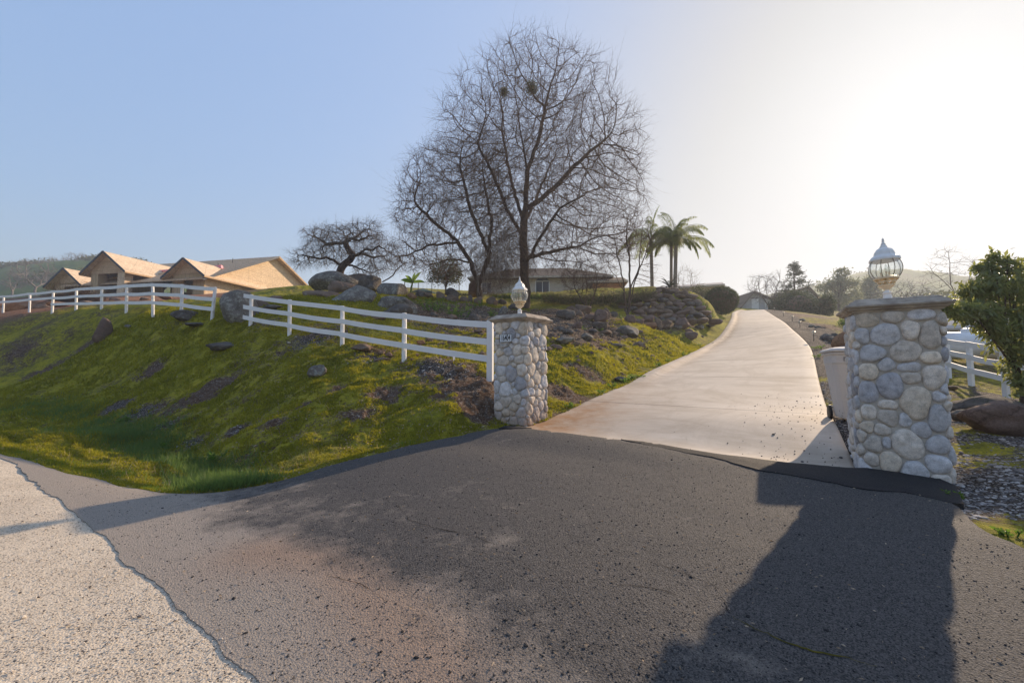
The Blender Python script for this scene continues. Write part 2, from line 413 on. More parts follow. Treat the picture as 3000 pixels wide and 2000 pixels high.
def concrete_material():
    n = NB('concrete', .8, .25)
    uv = n.n('ShaderNodeUVMap'); uv.uv_map = 'UVMap'; v = uv.outputs[0]
    sx = n.n('ShaderNodeSeparateXYZ'); n.L(v, sx.inputs[0])
    streak = n.noise(1.0, 6, .65, n.mapv(v, (.45, 1.1, 1)), .6)      # marks running across the slab
    fine = n.noise(1.0, 3, .6, n.mapv(v, (2, 60, 1)))
    spot = n.noise(40, 4, .6, n.coord())
    base = n.ramp(streak, [(.30, (.36,.29,.22)), (.5, (.52,.44,.35)), (.70, (.60,.52,.43))])
    base = n.mix(.25, base, n.ramp(fine, [(.3, (.36,.30,.235)), (.7, (.62,.54,.45))]))
    base = n.mix(n.ramp(spot, [(.6, 0.), (.8, .25)]), base, (.30,.24,.18))
    blot = n.noise(1.0, 6, .7, n.mapv(v, (1.3, .55, 1)), .8)
    base = n.mix(n.ramp(blot, [(.48, 0.), (.64, .42)]), base, (.33,.265,.20))
    stain = n.attr('stain').outputs['Fac']
    sn = n.math('MULTIPLY', stain, n.ramp(n.noise(3, 6, .7, n.coord()), [(.3, .25), (.7, 1.)]))
    base = n.mix(sn, base, (.36,.19,.085))
    dirt = n.attr('dirt').outputs['Fac']
    base = n.mix(n.math('MULTIPLY', dirt, n.ramp(n.noise(5, 6, .7, n.coord()), [(.35, 0.), (.65, .9)])), base, (.16,.10,.065))
    # sawn joints
    m = n.math('MODULO', n.math('ADD', sx.outputs[1], 1.6), 4.3)
    j = n.math('LESS_THAN', m, .034)
    base = n.mix(n.math('MULTIPLY', j, .8), base, (.10,.08,.065))
    n.col(base)
    b = n.bump(fine, .25, .004); n.bump(spot, .15, .004, b)
concrete_material()

# ================================================================ TERRAIN
def blob(px, py, D, rad, val):
    p = P(px, py, D) if D else hit(px, py)
    return (p[0], p[1], rad, val)
# bare or gravelly spots: x, y, radius, (moss, gravel, soil, orange) pushes
BL = []
def zb(px, py, rad, moss=0, grav=0, soil=0, orange=0, D=None):
    p = P(px, py, D) if D else hit(px, py)
    BL.append((p[0], p[1], rad, moss, grav, soil, orange))
zb(1330,1090,.8,-.6,.3,.7); zb(1395,1125,.6,-.8,.1,1.0); zb(1395,1190,.45,-.7,.0,1.0); zb(1250,1075,.7,-.4,.5,.3); zb(1300,1160,.35,-.3,0,.5); zb(1420,1160,.4,-.7,0,1)
zb(900,1005,.9,-.3,.6,.2); zb(1090,1040,.8,-.3,.5,.2); zb(770,945,.8,-.3,.5,.1); zb(960,975,1.0,-.3,.5,.1)
zb(600,1150,.6,-.5,.1,.6); zb(540,1185,.5,-.6,.1,.6); zb(660,1120,.4,-.5,.0,.5); zb(410,1215,.6,-.6,.7,.4); zb(480,1250,.4,-.5,.6,.3); zb(340,1195,.5,-.6,.5,.6)
zb(560,1290,.35,-.4,.6,.2); zb(700,1250,.35,-.4,.4,.4); zb(250,1015,.6,-.5,.1,.7); zb(120,1085,.7,-.5,.1,.7); zb(60,1030,.6,-.4,.1,.6); zb(1050,1215,.35,-.45,.2,.6); zb(900,1180,.35,-.4,.2,.5); zb(1130,1150,.4,-.5,.2,.7); zb(800,1250,.3,-.4,.1,.5); zb(1000,1130,.35,-.4,.2,.4); zb(440,1080,.5,-.5,.0,.6)
zb(1650,985,1.6,-.8,.35,.8,.08); zb(1450,935,3.0,-.9,.25,.9,.1); zb(1350,915,3,-.8,.2,.9,.1); zb(1550,935,3,-.9,.25,1,.1); zb(1700,920,3,-.9,.2,.9,.1); zb(1750,965,1.5,-.7,.3,.7,.1); zb(1620,950,1.6,-.8,.3,.9,.1)
zb(1900,945,2.0,-.5,.1,.6,.1); zb(1985,935,1.5,-.7,.1,.8,.1); zb(2090,945,3,.5,-.2,-.3,0); zb(1700,1080,.5,-.3,.0,.6); zb(1640,1130,.5,-.5,.1,.7); zb(1690,1160,.4,-.4,.2,.6); zb(1770,1105,.4,-.3,.3,.3); zb(1640,1215,.3,-.4,.2,.5)
zb(60,890,8,-1.3,.1,1.5,1.5,D=38); zb(250,885,8,-1.2,.1,1.5,1.5,D=36); zb(480,880,7,-1,.2,1.4,1.4,D=40); zb(-200,890,14,-1,.1,1.5,1.5,D=45); zb(560,868,6,-.8,.2,1.3,1.2,D=50); zb(350,870,9,-.8,.2,1.3,1.3,D=55)
zb(2345,955,2.5,-.7,.3,.9,.1,D=32); zb(2300,925,3.5,-.7,.2,.9,.15,D=44); zb(2330,950,4,.0,.6,0,0,D=26)
zb(2480,960,5,.3,-.3,0,0,D=38)
def zones(x, y):
    sh = x.shape; x = x.ravel(); y = y.ravel()
    N = fbm(x*.5, y*.5, 5, 4)
    moss = np.full(x.shape, .72)+ (N-.5)*.7; grav = np.full(x.shape, .22); soil = np.full(x.shape, .1); org = np.zeros(x.shape)
    for bx, by, br, m, g, s, o in BL:
        w_ = np.exp(-((x-bx)**2+(y-by)**2)/(br*br)*1.3)*(.25+1.1*N)
        moss += m*w_; grav += g*w_; soil += s*w_; org += o*w_
    zr, u, d, s = road_query(x, y)
    right = (u > 1) & (s > .01)
    gk = (u > .9)*(1-smooth(1.1, 2.2, d + (fbm(x, y, 9)-.5)))*(s > 0.02)
    moss = moss*(1-gk)+(-.3)*gk; grav = grav*(1-gk)+1.0*gk; soil *= (1-gk)
    # gravel yard round the right-hand pillar
    yard = smooth(3.9, 4.8, x-.18*(y-3))*smooth(-5, 1, y)*(1-smooth(11, 13.5, y))
    nn = fbm(x*1.1, y*1.1, 31, 4)
    moss = moss*(1-yard)+(.28+2.2*(nn-.48))*yard; grav = grav*(1-yard)+1.0*yard
    right2 = smooth(1.0, 1.3, u)*smooth(12, 15, y)*(1-gk)
    moss = moss*(1-right2*.5)+.35*right2*.5
    le = (u < .5)*(1-smooth(.2, .9, d)); moss = moss*(1-.4*le)+.5*.4*le
    out = np.stack([np.clip(moss,0,1), np.clip(grav,0,1), np.clip(soil,0,1), np.clip(org,0,1)], -1)
    return out.reshape(sh+(4,))

# paved outlines (pixels on the ground of the 3000 px survey)
VERGE = [(0,1330),(100,1356),(200,1388),(300,1408),(400,1432),(470,1444),(560,1447),(650,1442),(760,1425),(850,1402),(950,1370),(1080,1337),(1200,1306),(1320,1281),(1430,1262),(1480,1253)]
CHIP = [(0,1332),(60,1382),(130,1430),(200,1472),(215,1500),(250,1532),(330,1610),(400,1680),(500,1762),(560,1800),(612,1853),(668,1880),(682,1920),(722,1962),(770,2000)]
PATCH_A = [(1480,1250),(1570,1253),(1700,1272),(1800,1284),(1950,1307),(2100,1331),(2250,1352),(2400,1368),(2512,1381)]
PATCH_B = [(1462,1262),(1590,1267),(1760,1287),(1900,1312),(2000,1332),(2150,1364),(2250,1391),(2350,1411),(2500,1438),(2650,1455),(2775,1482)]
PATCH_R = [(2825,1492),(2800,1440),(2700,1400)]
GRAVEL_EDGE = [(2780,1482),(2850,1540),(2920,1582),(3000,1625)]
def W2(pts): return [tuple(hit(*p)[:2]) for p in pts]
def ragged(pts, amp, step=.04, seed=0, closed=False):
    out = []
    rnd = np.random.default_rng(seed)
    for i in range(len(pts)-1):
        a = np.array(pts[i]); b = np.array(pts[i+1]); L = np.linalg.norm(b-a); k = max(1, int(L/step))
        nrm = np.array([-(b-a)[1], (b-a)[0]])/max(L,1e-6)
        for j in range(k):
            p = a+(b-a)*j/k
            q = (fbm(np.array([p[0]*2.2]), np.array([p[1]*2.2]), seed, 5)[0]-.5)*2
            out.append(tuple(p+nrm*q*amp))
    out.append(tuple(pts[-1])); return out
verge_w = W2(VERGE); chip_w = W2(CHIP); pa_w = W2(PATCH_A); pb_w = W2(PATCH_B); pr_w = W2(PATCH_R); ge_w = W2(GRAVEL_EDGE)
verge_r = ragged(verge_w, .06, .06, 3); chip_r = ragged(chip_w+[(-.3,1.0),(.6,-.5),(1.6,-4)], .10, .03, 5)
ge_r = ragged(ge_w+[(4.6,1.2),(6.2,-4)], .08, .05, 8)
apron_poly = verge_r + pa_w[1:] + [(4.6,5.2)] + ge_r + chip_r[::-1]
road_poly = [(-70,34),(-34,19.5),(-20,12.6),(-13,9.8)] + verge_r[:30] + [(chip_w[3][0]+.5,chip_w[3][1]),(chip_w[6][0]+.6,chip_w[6][1]),(chip_w[10][0]+.6,chip_w[10][1]+.1),(-.5,2.4),(.6,1),(1.6,-.5),(2.6,-4),(2.6,-30),(-20,-30),(-70,10)]
def inpoly(x, y, poly):
    c = np.zeros(x.shape, bool); n = len(poly); j = n-1
    for i in range(n):
        xi, yi = poly[i]; xj, yj = poly[j]
        if yi != yj:
            m = ((yi > y) != (yj > y)) & (x < (xj-xi)*(y-yi)/(yj-yi)+xi)
            c ^= m
        j = i
    return c
def polydist(x, y, line):
    best = np.full(x.shape, 1e9)
    for (ax, ay), (bx, by) in zip(line[:-1], line[1:]):
        dx, dy = bx-ax, by-ay; L2 = dx*dx+dy*dy+1e-9
        t = np.clip(((x-ax)*dx+(y-ay)*dy)/L2, 0, 1)
        best = np.minimum(best, (x-ax-t*dx)**2+(y-ay-t*dy)**2)
    return np.sqrt(best)
_coarse_ap = verge_w + pa_w[1:] + [(4.6,5.2)] + ge_w+[(4.6,1.2),(6.2,-4)] + [(1.6,-4),(.6,-.5),(-.3,1.0)] + chip_w[::-1]
def paved_dist(x, y):
    """>0 outside the paved road and apron"""
    ap = _coarse_ap + [_coarse_ap[0]]
    rp = [(-70,34),(-34,19.5),(-20,12.6),(-13,9.8)]+verge_w[:9]+[(-.8,4.6),(.6,2.4),(3.4,-4),(2.6,-30),(-20,-30),(-70,10),(-70,34)]
    a = polydist(x, y, ap)*np.where(inpoly(x, y, ap[:-1]), -1, 1); b = polydist(x, y, rp)*np.where(inpoly(x, y, rp[:-1]), -1, 1)
    return np.minimum(a, b)
def relief(x, y):
    """lumps of moss, soil and stones"""
    a = (fbm(x*.45, y*.45, 3, 3)-.5)*.30
    b = (fbm(x*1.5, y*1.5, 11, 4)-.5)*.22
    c = ((fbm(x*3.4, y*3.4, 23, 3)-.5)*.15+(fbm(x*9, y*9, 29, 2)-.5)*.07)*(.45+.55*smooth(4, 12, np.hypot(x, y)))
    return a+b+c
def H(x, y):
    x = np.asarray(x, float); y = np.asarray(y, float)
    z = HR(x, y)
    m = (np.hypot(x, y) < 45) 
    r = np.where(m, relief(x, y), 0)
    d = np.where(np.hypot(x, y) < 20, paved_dist(x, y), 5)
    zr, u, dd, s = road_query(x, y); dd = dd.reshape(x.shape)
    k = smooth(.0, .8, d)*smooth(.15, 1.1, dd)
    yard = smooth(3.6, 4.6, x-.18*(y-3))*(1-smooth(11, 13.5, y))
    return z + r*k*(1-.75*yard) - .05*(1-smooth(-.12, .02, d))
def Hs(x, y): return float(H(np.array([x]), np.array([y]))[0])

ang = np.concatenate([np.arange(-180,-66,3.0), np.arange(-66,66,.15), np.arange(66,180.1,3.0)])
rad = np.concatenate([[0.0,.4,.8], np.exp(np.concatenate([np.arange(math.log(1.1), math.log(4.5), .02), np.arange(math.log(4.5), math.log(28), .0062), np.arange(math.log(28), math.log(120), .011)])), np.exp(np.arange(math.log(120), math.log(1150), .06))])
AA, RR_ = np.meshgrid(np.radians(ang), rad)
GX = RR_*np.sin(AA); GY = RR_*np.cos(AA)
GZ = H(GX, GY)
nr, na = GX.shape
idx = np.arange(nr*na).reshape(nr, na)
F = np.stack([idx[:-1,:-1], idx[1:,:-1], idx[1:,1:], idx[:-1,1:]], -1).reshape(-1,4)[:, ::-1]
ZN = zones(GX, GY)
ground = mesh_from('ground', np.stack([GX,GY,GZ],-1).reshape(-1,3), F, 'ground_cover', sm=True, attrs={'zone': ZN.reshape(-1,4)})
tag(ground, kind='structure')

# ================================================================ ROAD SHEETS
def sheet(name, poly, lift, mat, spacing, rng, skirt=.07, near=None, attrs=None, bulge=None):
    """constrained triangulation of an outline, laid on the ground"""
    xs = [p[0] for p in poly]; ys = [p[1] for p in poly]
    pts = []
    g = np.random.default_rng(rng)
    lo = [(min(xs),max(xs)),(min(ys),max(ys))]
    # denser close to the camera
    for (sp, rmax) in spacing:
        x0, x1 = max(lo[0][0],-rmax), min(lo[0][1],rmax); y0, y1 = max(lo[1][0],-rmax), min(lo[1][1],rmax)
        X, Y = np.meshgrid(np.arange(x0,x1,sp), np.arange(y0,y1,sp)); X = X.ravel()+g.uniform(-.25,.25,X.size)*sp; Y = Y.ravel()+g.uniform(-.25,.25,Y.size)*sp
        k = inpoly(X, Y, poly) & (polydist(X, Y, poly+[poly[0]]) > sp*.35)
        r = np.hypot(X, Y); k &= (r < rmax)
        prev = [s_ for s_ in spacing if s_[1] < rmax]
        if prev: k &= r > max(p[1] for p in prev)
        pts += list(zip(X[k], Y[k]))
    nb = len(poly)
    vv = [Vector(p) for p in poly]+[Vector(p) for p in pts]
    V, E, Fc, *_ = geometry.delaunay_2d_cdt(vv, [], [list(range(nb))], 1, 1e-5)
    V = np.array([(v.x, v.y) for v in V]); Fc = [tuple(f) for f in Fc]
    z = HR(V[:,0], V[:,1]) + lift
    if bulge is not None: z = z + bulge(V[:,0], V[:,1])
    me_v = [tuple(a)+(b,) for a, b in zip(V, z)]
    # skirt
    cnt = {}
    for f in Fc:
        for a, b in zip(f, f[1:]+f[:1]): cnt[(a,b)] = 1
    n0 = len(me_v); low = {}; sk = []
    for (a, b) in list(cnt):
        if (b, a) not in cnt:
            for q in (a, b):
                if q not in low:
                    low[q] = len(me_v); me_v.append(me_v[q]); me_v.append((me_v[q][0], me_v[q][1], me_v[q][2]-skirt))
            sk.append((low[b], low[a], low[a]+1, low[b]+1))
    me = bpy.data.meshes.new(name); me.from_pydata(me_v, [], Fc+sk); me.update()
    for p in me.polygons: p.use_smooth = True
    o = link(name, me, mat); tag(o, kind='structure')
    A = np.array(me_v)
    for k_, fn in (attrs or {}).items():
        at = me.attributes.new(k_, 'FLOAT', 'POINT'); at.data.foreach_set('value', fn(A[:,0], A[:,1]).astype(np.float32))
    return o
sheet('road', road_poly, -.004, 'chipseal', [(.15,8),(.6,30),(4,90)], 1, .02, bulge=lambda x, y: -.022*inpoly(x, y, _coarse_ap)*smooth(.12,.4,polydist(x, y, chip_w+[(-.3,1.0),(.6,-.5),(1.6,-4)])))
chl = chip_w+[(-.3,1.0),(.6,-.5),(1.6,-4)]
def dust(x, y):
    d = polydist(x, y, chl)
    p = 1.0*np.exp(-(d/.6)**2)+.30*np.exp(-(d/1.4)**2)+.12+.12*np.exp(-(d/2.6)**2)
    d2 = polydist(x, y, verge_w[:9]); p += .25*np.exp(-(d2/.5)**2)
    return p
rust_line = W2([(760,1620),(1000,1650),(1150,1800),(1280,1960)])
def rustf(x, y): return np.exp(-(polydist(x, y, rust_line)/.35)**2)*.55
def dust2(x, y): return dust(x, y)+.25*rustf(x, y)
def thick(x, y):
    """the apron thins out to nothing where it meets the grass, stays a lip on the old road"""
    return .026*smooth(0, .35, polydist(x, y, verge_w))*smooth(0,1.8,polydist(x,y,chl)) + np.maximum(0,fbm(x*1.2, y*1.2, 77, 3)-.42)*.03*smooth(0,1.2,polydist(x,y,chl))
sheet('asphalt_apron', apron_poly, .005, 'asphalt', [(.09,9)], 2, .08, attrs={'dust': dust2, 'rust': rustf}, bulge=thick)
def hump(x, y):
    return .010*smooth(0,.14,polydist(x, y, pb_w))*smooth(-.01,.06,polydist(x, y, pa_w))
patch_poly = ragged(pa_w, .04, .03, 21)[:-1]+[tuple(p) for p in pr_w[::-1]]+ragged(pb_w+[pr_w[0]], .11, .025, 22)[::-1]
sheet('asphalt_patch', patch_poly, .042, 'fresh_asphalt', [(.06,10)], 3, .06, bulge=hump, attrs={'dust': lambda x,y: 0*x+.1, 'rust': lambda x,y: 0*x})

# concrete driveway with a rolled kerb on its uphill side
V = []; UV = []; ST_ = []; DT = []
lat = [-.10, -.02, .06, .14, .24, .34, .5, .8, 1.2, 1.8, 2.4, 3.0, 3.5, 4.0]
N = len(LS)
kn = smooth(4.5, 8.0, CLEN)
rows = []
for i in range(N):
    L, R_ = LS[i], RS[i]; W = np.linalg.norm((R_-L)[:2]); d = (R_-L)/W
    row = []
    fr = [l for l in lat if l < W-.3]+[W-.06, W]
    prof = []
    for l in fr:
        kz = 0
        if l <= .14: kz = .11
        elif l <= .24: kz = .09
        elif l <= .34: kz = .03
        if l == -.10: kz = .08
        p = L + d*l; row.append((p[0], p[1], p[2]+kz*kn[i]-(0.02 if l == W else 0), l, W))
    while len(row) < len(lat)+2: row.insert(-2, tuple(np.array(row[-2])*.5+np.array(row[-3])*.5))
    rows.append(row)
K = len(lat)+2
for i, row in enumerate(rows):
    row = [(row[0][0], row[0][1], row[0][2]-.25, row[0][3], 0)]+row+[(row[-1][0], row[-1][1], row[-1][2]-.2, row[-1][3], 0)]
    for p in row:
        V.append(p[:3]); UV.append((p[3], CLEN[i])); 
K2 = K+2
F = np.array([(i*K2+j, i*K2+j+1, (i+1)*K2+j+1, (i+1)*K2+j) for i in range(N-1) for j in range(K2-1)])
V = np.array(V); UV = np.array(UV)
stain = np.exp(-((UV[:,0]-.2)/1.0)**2)*np.exp(-(np.maximum(UV[:,1]-.6,0)/2.2)**2)*1.1 + .25*np.exp(-((UV[:,0]-.3)/.35)**2)
dirt = np.exp(-((UV[:,0]-.42)/.22)**2)*smooth(14, 22, UV[:,1])*.9 + .25*np.exp(-((UV[:,0]-.4)/.4)**2)
drive = mesh_from('driveway', V, F, 'concrete', sm=True, attrs={'stain': stain, 'dirt': dirt})
uvl = drive.data.uv_layers.new(name='UVMap')
li = np.zeros(len(drive.data.loops), np.int32); drive.data.loops.foreach_get('vertex_index', li)
uvl.data.foreach_set('uv', UV[li].astype(np.float32).ravel())
tag(drive, kind='structure')
# ================================================================ BUILT THINGS: materials
def stone_mat():
    n = NB('river_stone', .85, .2); c = n.coord()
    tone = n.attr('tone').outputs['Color']
    m = n.ramp(n.noise(14, 6, .7, c), [(.3, .62), (.5, 1.0), (.72, 1.25)])
    g = n.ramp(n.noise(160, 3, .7, c), [(.35, .72), (.6, 1.12)])
    a = n.mix(1., tone, m, 'MULTIPLY'); a = n.mix(1., a, g, 'MULTIPLY')
    rust = n.ramp(n.noise(7, 4, .6, n.mapv(c, (1,1,.6))), [(.66, 0.), (.76, .35)])
    a = n.mix(rust, a, (.36,.24,.15)); n.col(a)
    b = n.bump(n.noise(150, 3, .7, c), .35, .004); n.bump(n.noise(22, 4, .6, c), .5, .01, b)
stone_mat()
def worn_paint(name, c, under, amt=.66):
    n = NB(name, .65, .3); k = n.coord()
    f = n.ramp(n.noise(9, 7, .75, k), [(amt, 0.), (amt+.03, 1.)])
    g = n.mix(n.ramp(n.noise(2.2, 4, .6, k), [(.4, 0.), (.8, .35)]), c, tuple(x*.78 for x in c))
    n.col(n.mix(f, g, under)); n.bump(n.noise(30, 4, .7, n.mapv(k, (1,1,.3))), .15, .004)
worn_paint('fence_paint', (.80,.785,.77), (.36,.30,.24), .665)
worn_paint('bin_plastic', (.50,.48,.46), (.16,.15,.14), .62)
simple('bin_shade', (.20,.19,.18), None, 1, .6)
simple('mortar', (.40,.355,.30), (.52,.47,.40), 9, .95, .1, .6, 70, .01)
simple('cast_coping', (.30,.25,.205), (.56,.48,.39), 5, .9, .15, .5, 60, .008)
simple('white_enamel', (.84,.82,.78), (.74,.71,.66), 12, .35, .45)
simple('white_trim', (.78,.76,.72), None, 1, .6)
simple('sunwarmed_enamel', (.80,.69,.50), (.72,.60,.42), 14, .4, .4)  # white enamel with the sun's warm light put into its colour
simple('bronze', (.16,.13,.09), None, 1, .45, .5)
simple('black_metal', (.012,.012,.013), None, 1, .5, .4)
simple('dark_opening', (.012,.010,.009), None, 1, .9, .0)
simple('brass_socket', (.62,.55,.42), None, 1, .4, .4)
simple('number_white', (.75,.77,.78), (.66,.68,.69), 20, .5)
simple('tank_white', (.78,.76,.74), (.62,.58,.55), 1.2, .45, .4)
simple('red_plastic', (.6,.05,.05), None, 1, .4)
simple('green_cloth', (.012,.05,.045), (.02,.07,.06), 3, .8)
simple('pale_stucco', (.50,.42,.33), (.58,.49,.39), 2, .9, .1, .3, 40, .01)
simple('sunlit_orange_stucco', (.50,.23,.12), (.60,.31,.17), 3, .9, .1)  # wall orange includes the low sunlight, put into the colour
simple('grey_siding', (.42,.42,.42), (.52,.51,.50), 2, .85, .1)
simple('fascia_dark', (.045,.055,.075), None, 1, .6)
simple('felt_wrap', (.75,.12,.16), (.85,.5,.55), 4, .5)
simple('lumber', (.48,.30,.16), (.60,.41,.24), 4, .85)
def boards(name, a, b, ax, sc, dark=.45):
    n = NB(name, .85, .15); c = n.coord(); s = n.n('ShaderNodeSeparateXYZ'); n.L(c, s.inputs[0])
    v = n.math('MULTIPLY', s.outputs[ax], sc); fr = n.math('FRACT', v)
    line = n.math('LESS_THAN', fr, .09)
    cell = n.n('ShaderNodeTexWhiteNoise', noise_dimensions='1D'); n.L(n.math('FLOOR', v), cell.inputs['W'])
    col = n.mix(cell.outputs['Value'], a, b)
    col = n.mix(n.math('MULTIPLY', n.noise(6, 5, .7, c), .5), col, tuple(x*.6 for x in a))
    n.col(n.mix(n.math('MULTIPLY', line, dark), col, tuple(x*.25 for x in a)))
def osb_mat(name, a, b, flake=9, seam=True):
    n = NB(name, .85, .12); c = n.coord()
    fl = n.vor(flake, out='Color', v=n.mapv(c, (1,1,2.2), (0,.5,.3)))
    col = n.mix(n.ramp(fl, [(.2, 0.), (.8, 1.)]), a, b)
    col = n.mix(n.ramp(n.noise(1.1, 5, .7, c), [(.4, 0.), (.75, .35)]), col, tuple(x*.7 for x in a))
    s = n.n('ShaderNodeSeparateXYZ'); n.L(c, s.inputs[0])
    h = n.math('LESS_THAN', n.math('FRACT', n.math('MULTIPLY', s.outputs[2], .82)), .035)
    v = n.math('LESS_THAN', n.math('FRACT', n.math('MULTIPLY', n.math('ADD', s.outputs[0], s.outputs[1]), .41)), .02)
    col = n.mix(n.math('MULTIPLY', n.math('MAXIMUM', h, v), .45), col, tuple(x*.35 for x in a))
    n.col(col); n.bump(n.noise(16, 4, .7, c), .3, .01)
osb_mat('osb_wall', (.44,.28,.16), (.68,.49,.31)); osb_mat('osb_roof', (.60,.43,.28), (.82,.65,.46), 7)
boards('plywood_siding', (.50,.355,.205), (.60,.44,.27), 0, 1.6)
boards('roof_tiles', (.15,.105,.075), (.23,.165,.115), 2, 3.2, .6)
boards('panel_roof', (.46,.41,.37), (.55,.49,.44), 2, 2.6, .5)
def glass_mat():
    m = bpy.data.materials.new('lantern_glass'); m.use_nodes = True; t = m.node_tree; MAT['lantern_glass'] = m
    b = t.nodes['Principled BSDF']; b.inputs['Roughness'].default_value = .06; b.inputs['Base Color'].default_value = (.93,.95,.94,1)
    tr = t.nodes.new('ShaderNodeBsdfTransparent'); tr.inputs[0].default_value = (.93,.95,.94,1)
    fr = t.nodes.new('ShaderNodeLayerWeight'); fr.inputs[0].default_value = .35
    mx = t.nodes.new('ShaderNodeMixShader'); r = t.nodes.new('ShaderNodeMapRange')
    r.inputs[1].default_value = 0; r.inputs[2].default_value = 1; r.inputs[3].default_value = .10; r.inputs[4].default_value = .62
    t.links.new(fr.outputs['Facing'], r.inputs[0]); t.links.new(r.outputs[0], mx.inputs[0])
    t.links.new(tr.outputs[0], mx.inputs[1]); t.links.new(b.outputs[0], mx.inputs[2]); t.links.new(mx.outputs[0], t.nodes['Material Output'].inputs[0])
glass_mat()
simple('window_glass', (.05,.06,.08), None, 1, .12, .8)

# ================================================================ STONE PILLARS
# stones read off the road face: centre x, y, half width, half height in the face's own picture frame
FACE = [(300,477,60,32),(440,468,57,27),(585,462,70,25),(270,558,42,40),(402,553,77,52),(528,535,45,47),(632,565,52,70),
 (325,650,82,40),(500,640,78,52),(627,668,57,28),(300,738,55,45),(398,700,46,36),(520,716,62,24),(525,768,60,30),(638,765,58,55),
 (300,840,50,60),(420,808,68,63),(662,855,35,26),(405,902,50,25),(545,890,70,85),(658,965,57,70),(298,942,42,42),(400,965,52,48),(492,975,33,38),
 (290,1015,48,30),(365,1022,52,30),(570,1020,57,40),(320,1100,52,40),(392,1090,28,28),(500,1090,80,75),(650,1085,62,45),
 (305,1175,48,35),(412,1180,60,47),(530,1215,68,48),(650,1175,68,45),(665,1250,55,30)]
def pillar(name, label, loc, rotz, w, h, seed, face=None, brown=0, dig=0):
    root = thing(name, label, 'pillar', loc, rotz, 'stone gate pillars')
    rnd = random.Random(seed); rho = .05; per = 4*w
    def pos(u, off):
        u = u % per; k = int(u//w); t = u-k*w
        if t > w-rho or t < rho:
            if t < rho: k = (k-1) % 4; t += w
            a = (t-(w-rho))/(2*rho)*math.pi/2
            lx = w/2-rho+(rho+off)*math.sin(a); ly = -(w/2-rho)-(rho+off)*math.cos(a)
        else: lx = t-w/2; ly = -w/2-off
        for _ in range(k): lx, ly = -ly, lx
        return lx, ly
    S = []
    if face:
        for (x, y, a, b) in face:
            yy = (y-440)/850; le = 235+27*min(1, yy); re = 690+28*min(1, yy)
            S.append(((x-le)/(re-le)*w, h*(1-yy*.985)-.01, a/(re-le)*w, b/850*h))
    start = w if face else 0
    tries = 0
    while tries < 6000:
        tries += 1
        u = rnd.uniform(start, per); z = rnd.uniform(.04, h-.05)
        a = rnd.uniform(.092, .140)*(1 if tries < 3000 else .55); b = a*rnd.uniform(.72, 1.35)
        if z-b < -.03 or z+b > h+.01: continue
        ok = True
        for (su, sz, sa, sb) in S:
            du = abs(u-su); du = min(du, per-du)
            if (du/(a+sa))**2+((z-sz)/(b+sb))**2 < (.80 if tries < 4500 else .9)**2: ok = False; break
        if ok: S.append((u, z, a, b))
    V = []; F = []; T = []
    K = 22; RI = [0.30, .55, .74, .87, .95, 1.0]
    for i, (u, z, a, b) in enumerate(S):
        ri = []
        ph = rnd.uniform(0, 6); e = rnd.uniform(2.0, 2.7); sk = rnd.uniform(-.18, .18)
        for k in range(K):
            t = 2*math.pi*k/K; cu, cz = math.cos(t), math.sin(t)
            base = 1/((abs(cu)/a)**e+(abs(cz)/b)**e)**(1/e)
            lim = base*1.34
            for j, (su, sz, sa, sb) in enumerate(S):
                if j == i: continue
                du = su-u; du -= per*round(du/per); dz = sz-z
                if abs(du) > a+sa+.12 or abs(dz) > b+sb+.12: continue
                r = base*.4; st = .006
                while r < lim:
                    d1 = math.hypot(r*cu/a, r*cz/b); d2 = math.hypot((r*cu-du)/sa, (r*cz-dz)/sb)
                    if d1 >= d2: lim = r; break
                    r += st
            ri.append(max(.015, lim-.0075))
        for _ in range(2): ri = [(ri[k-1]+2*ri[k]+ri[(k+1)%K])/4 for k in range(K)]
        ri = [r*(1+.05*math.sin(3*2*math.pi*k/K+ph)) for k, r in enumerate(ri)]
        dep = rnd.uniform(.028, .046)
        if rnd.random() < .10: tone = (.42,.40,.40)
        elif rnd.random() < .45: tone = (.69,.60,.50)
        else: tone = (.61,.58,.56)
        if rnd.random() < .12: tone = (.74,.62,.48)
        k_ = rnd.uniform(.78, 1.12); tone = tuple(c*k_ for c in tone)
        bl = brown*max(0, 1-z/.55); tone = tuple(c*(1-bl)+d*bl for c, d in zip(tone, (.36,.24,.16)))
        o = len(V); tl = rnd.uniform(-.012, .012); tz = rnd.uniform(-.012, .012)
        x, y = pos(u, dep); V.append((x, y, z))
        for s in RI:
            q = dep*(max(0, 1-s**4.2))**.5-.006*(s == 1.0)-.004*(s>.9)
            for k in range(K):
                t = 2*math.pi*k/K; r = ri[k]*s
                du, dz = r*math.cos(t), r*math.sin(t)
                lump = (vnoise(np.array([du*14+u*9+seed]), np.array([dz*14+z*9]), 3)[0]-.5)*.026*(1-s**3)
                x, y = pos(u+du, q+lump+(tl*du/a+tz*dz/b)*(1-s**4))
                V.append((x, y, max(.0, min(h+.005, z+dz))))
        F += [(o, o+1+k, o+1+(k+1)%K) for k in range(K)]
        for s in range(len(RI)-1):
            F += [(o+1+s*K+k, o+1+(s+1)*K+k, o+1+(s+1)*K+(k+1)%K, o+1+s*K+(k+1)%K) for k in range(K)]
        T += [tone+(1,)]*(len(V)-o)
    me = bpy.data.meshes.new('stone_facing'); me.from_pydata(V, [], F); me.update()
    at = me.attributes.new('tone', 'FLOAT_COLOR', 'POINT'); at.data.foreach_set('color', np.array(T, np.float32).ravel())
    bm = bmesh.new(); bm.from_mesh(me); bmesh.ops.recalc_face_normals(bm, faces=bm.faces); bm.to_mesh(me); bm.free()
    for p in me.polygons: p.use_smooth = True
    link('stone_facing', me, 'river_stone', root)
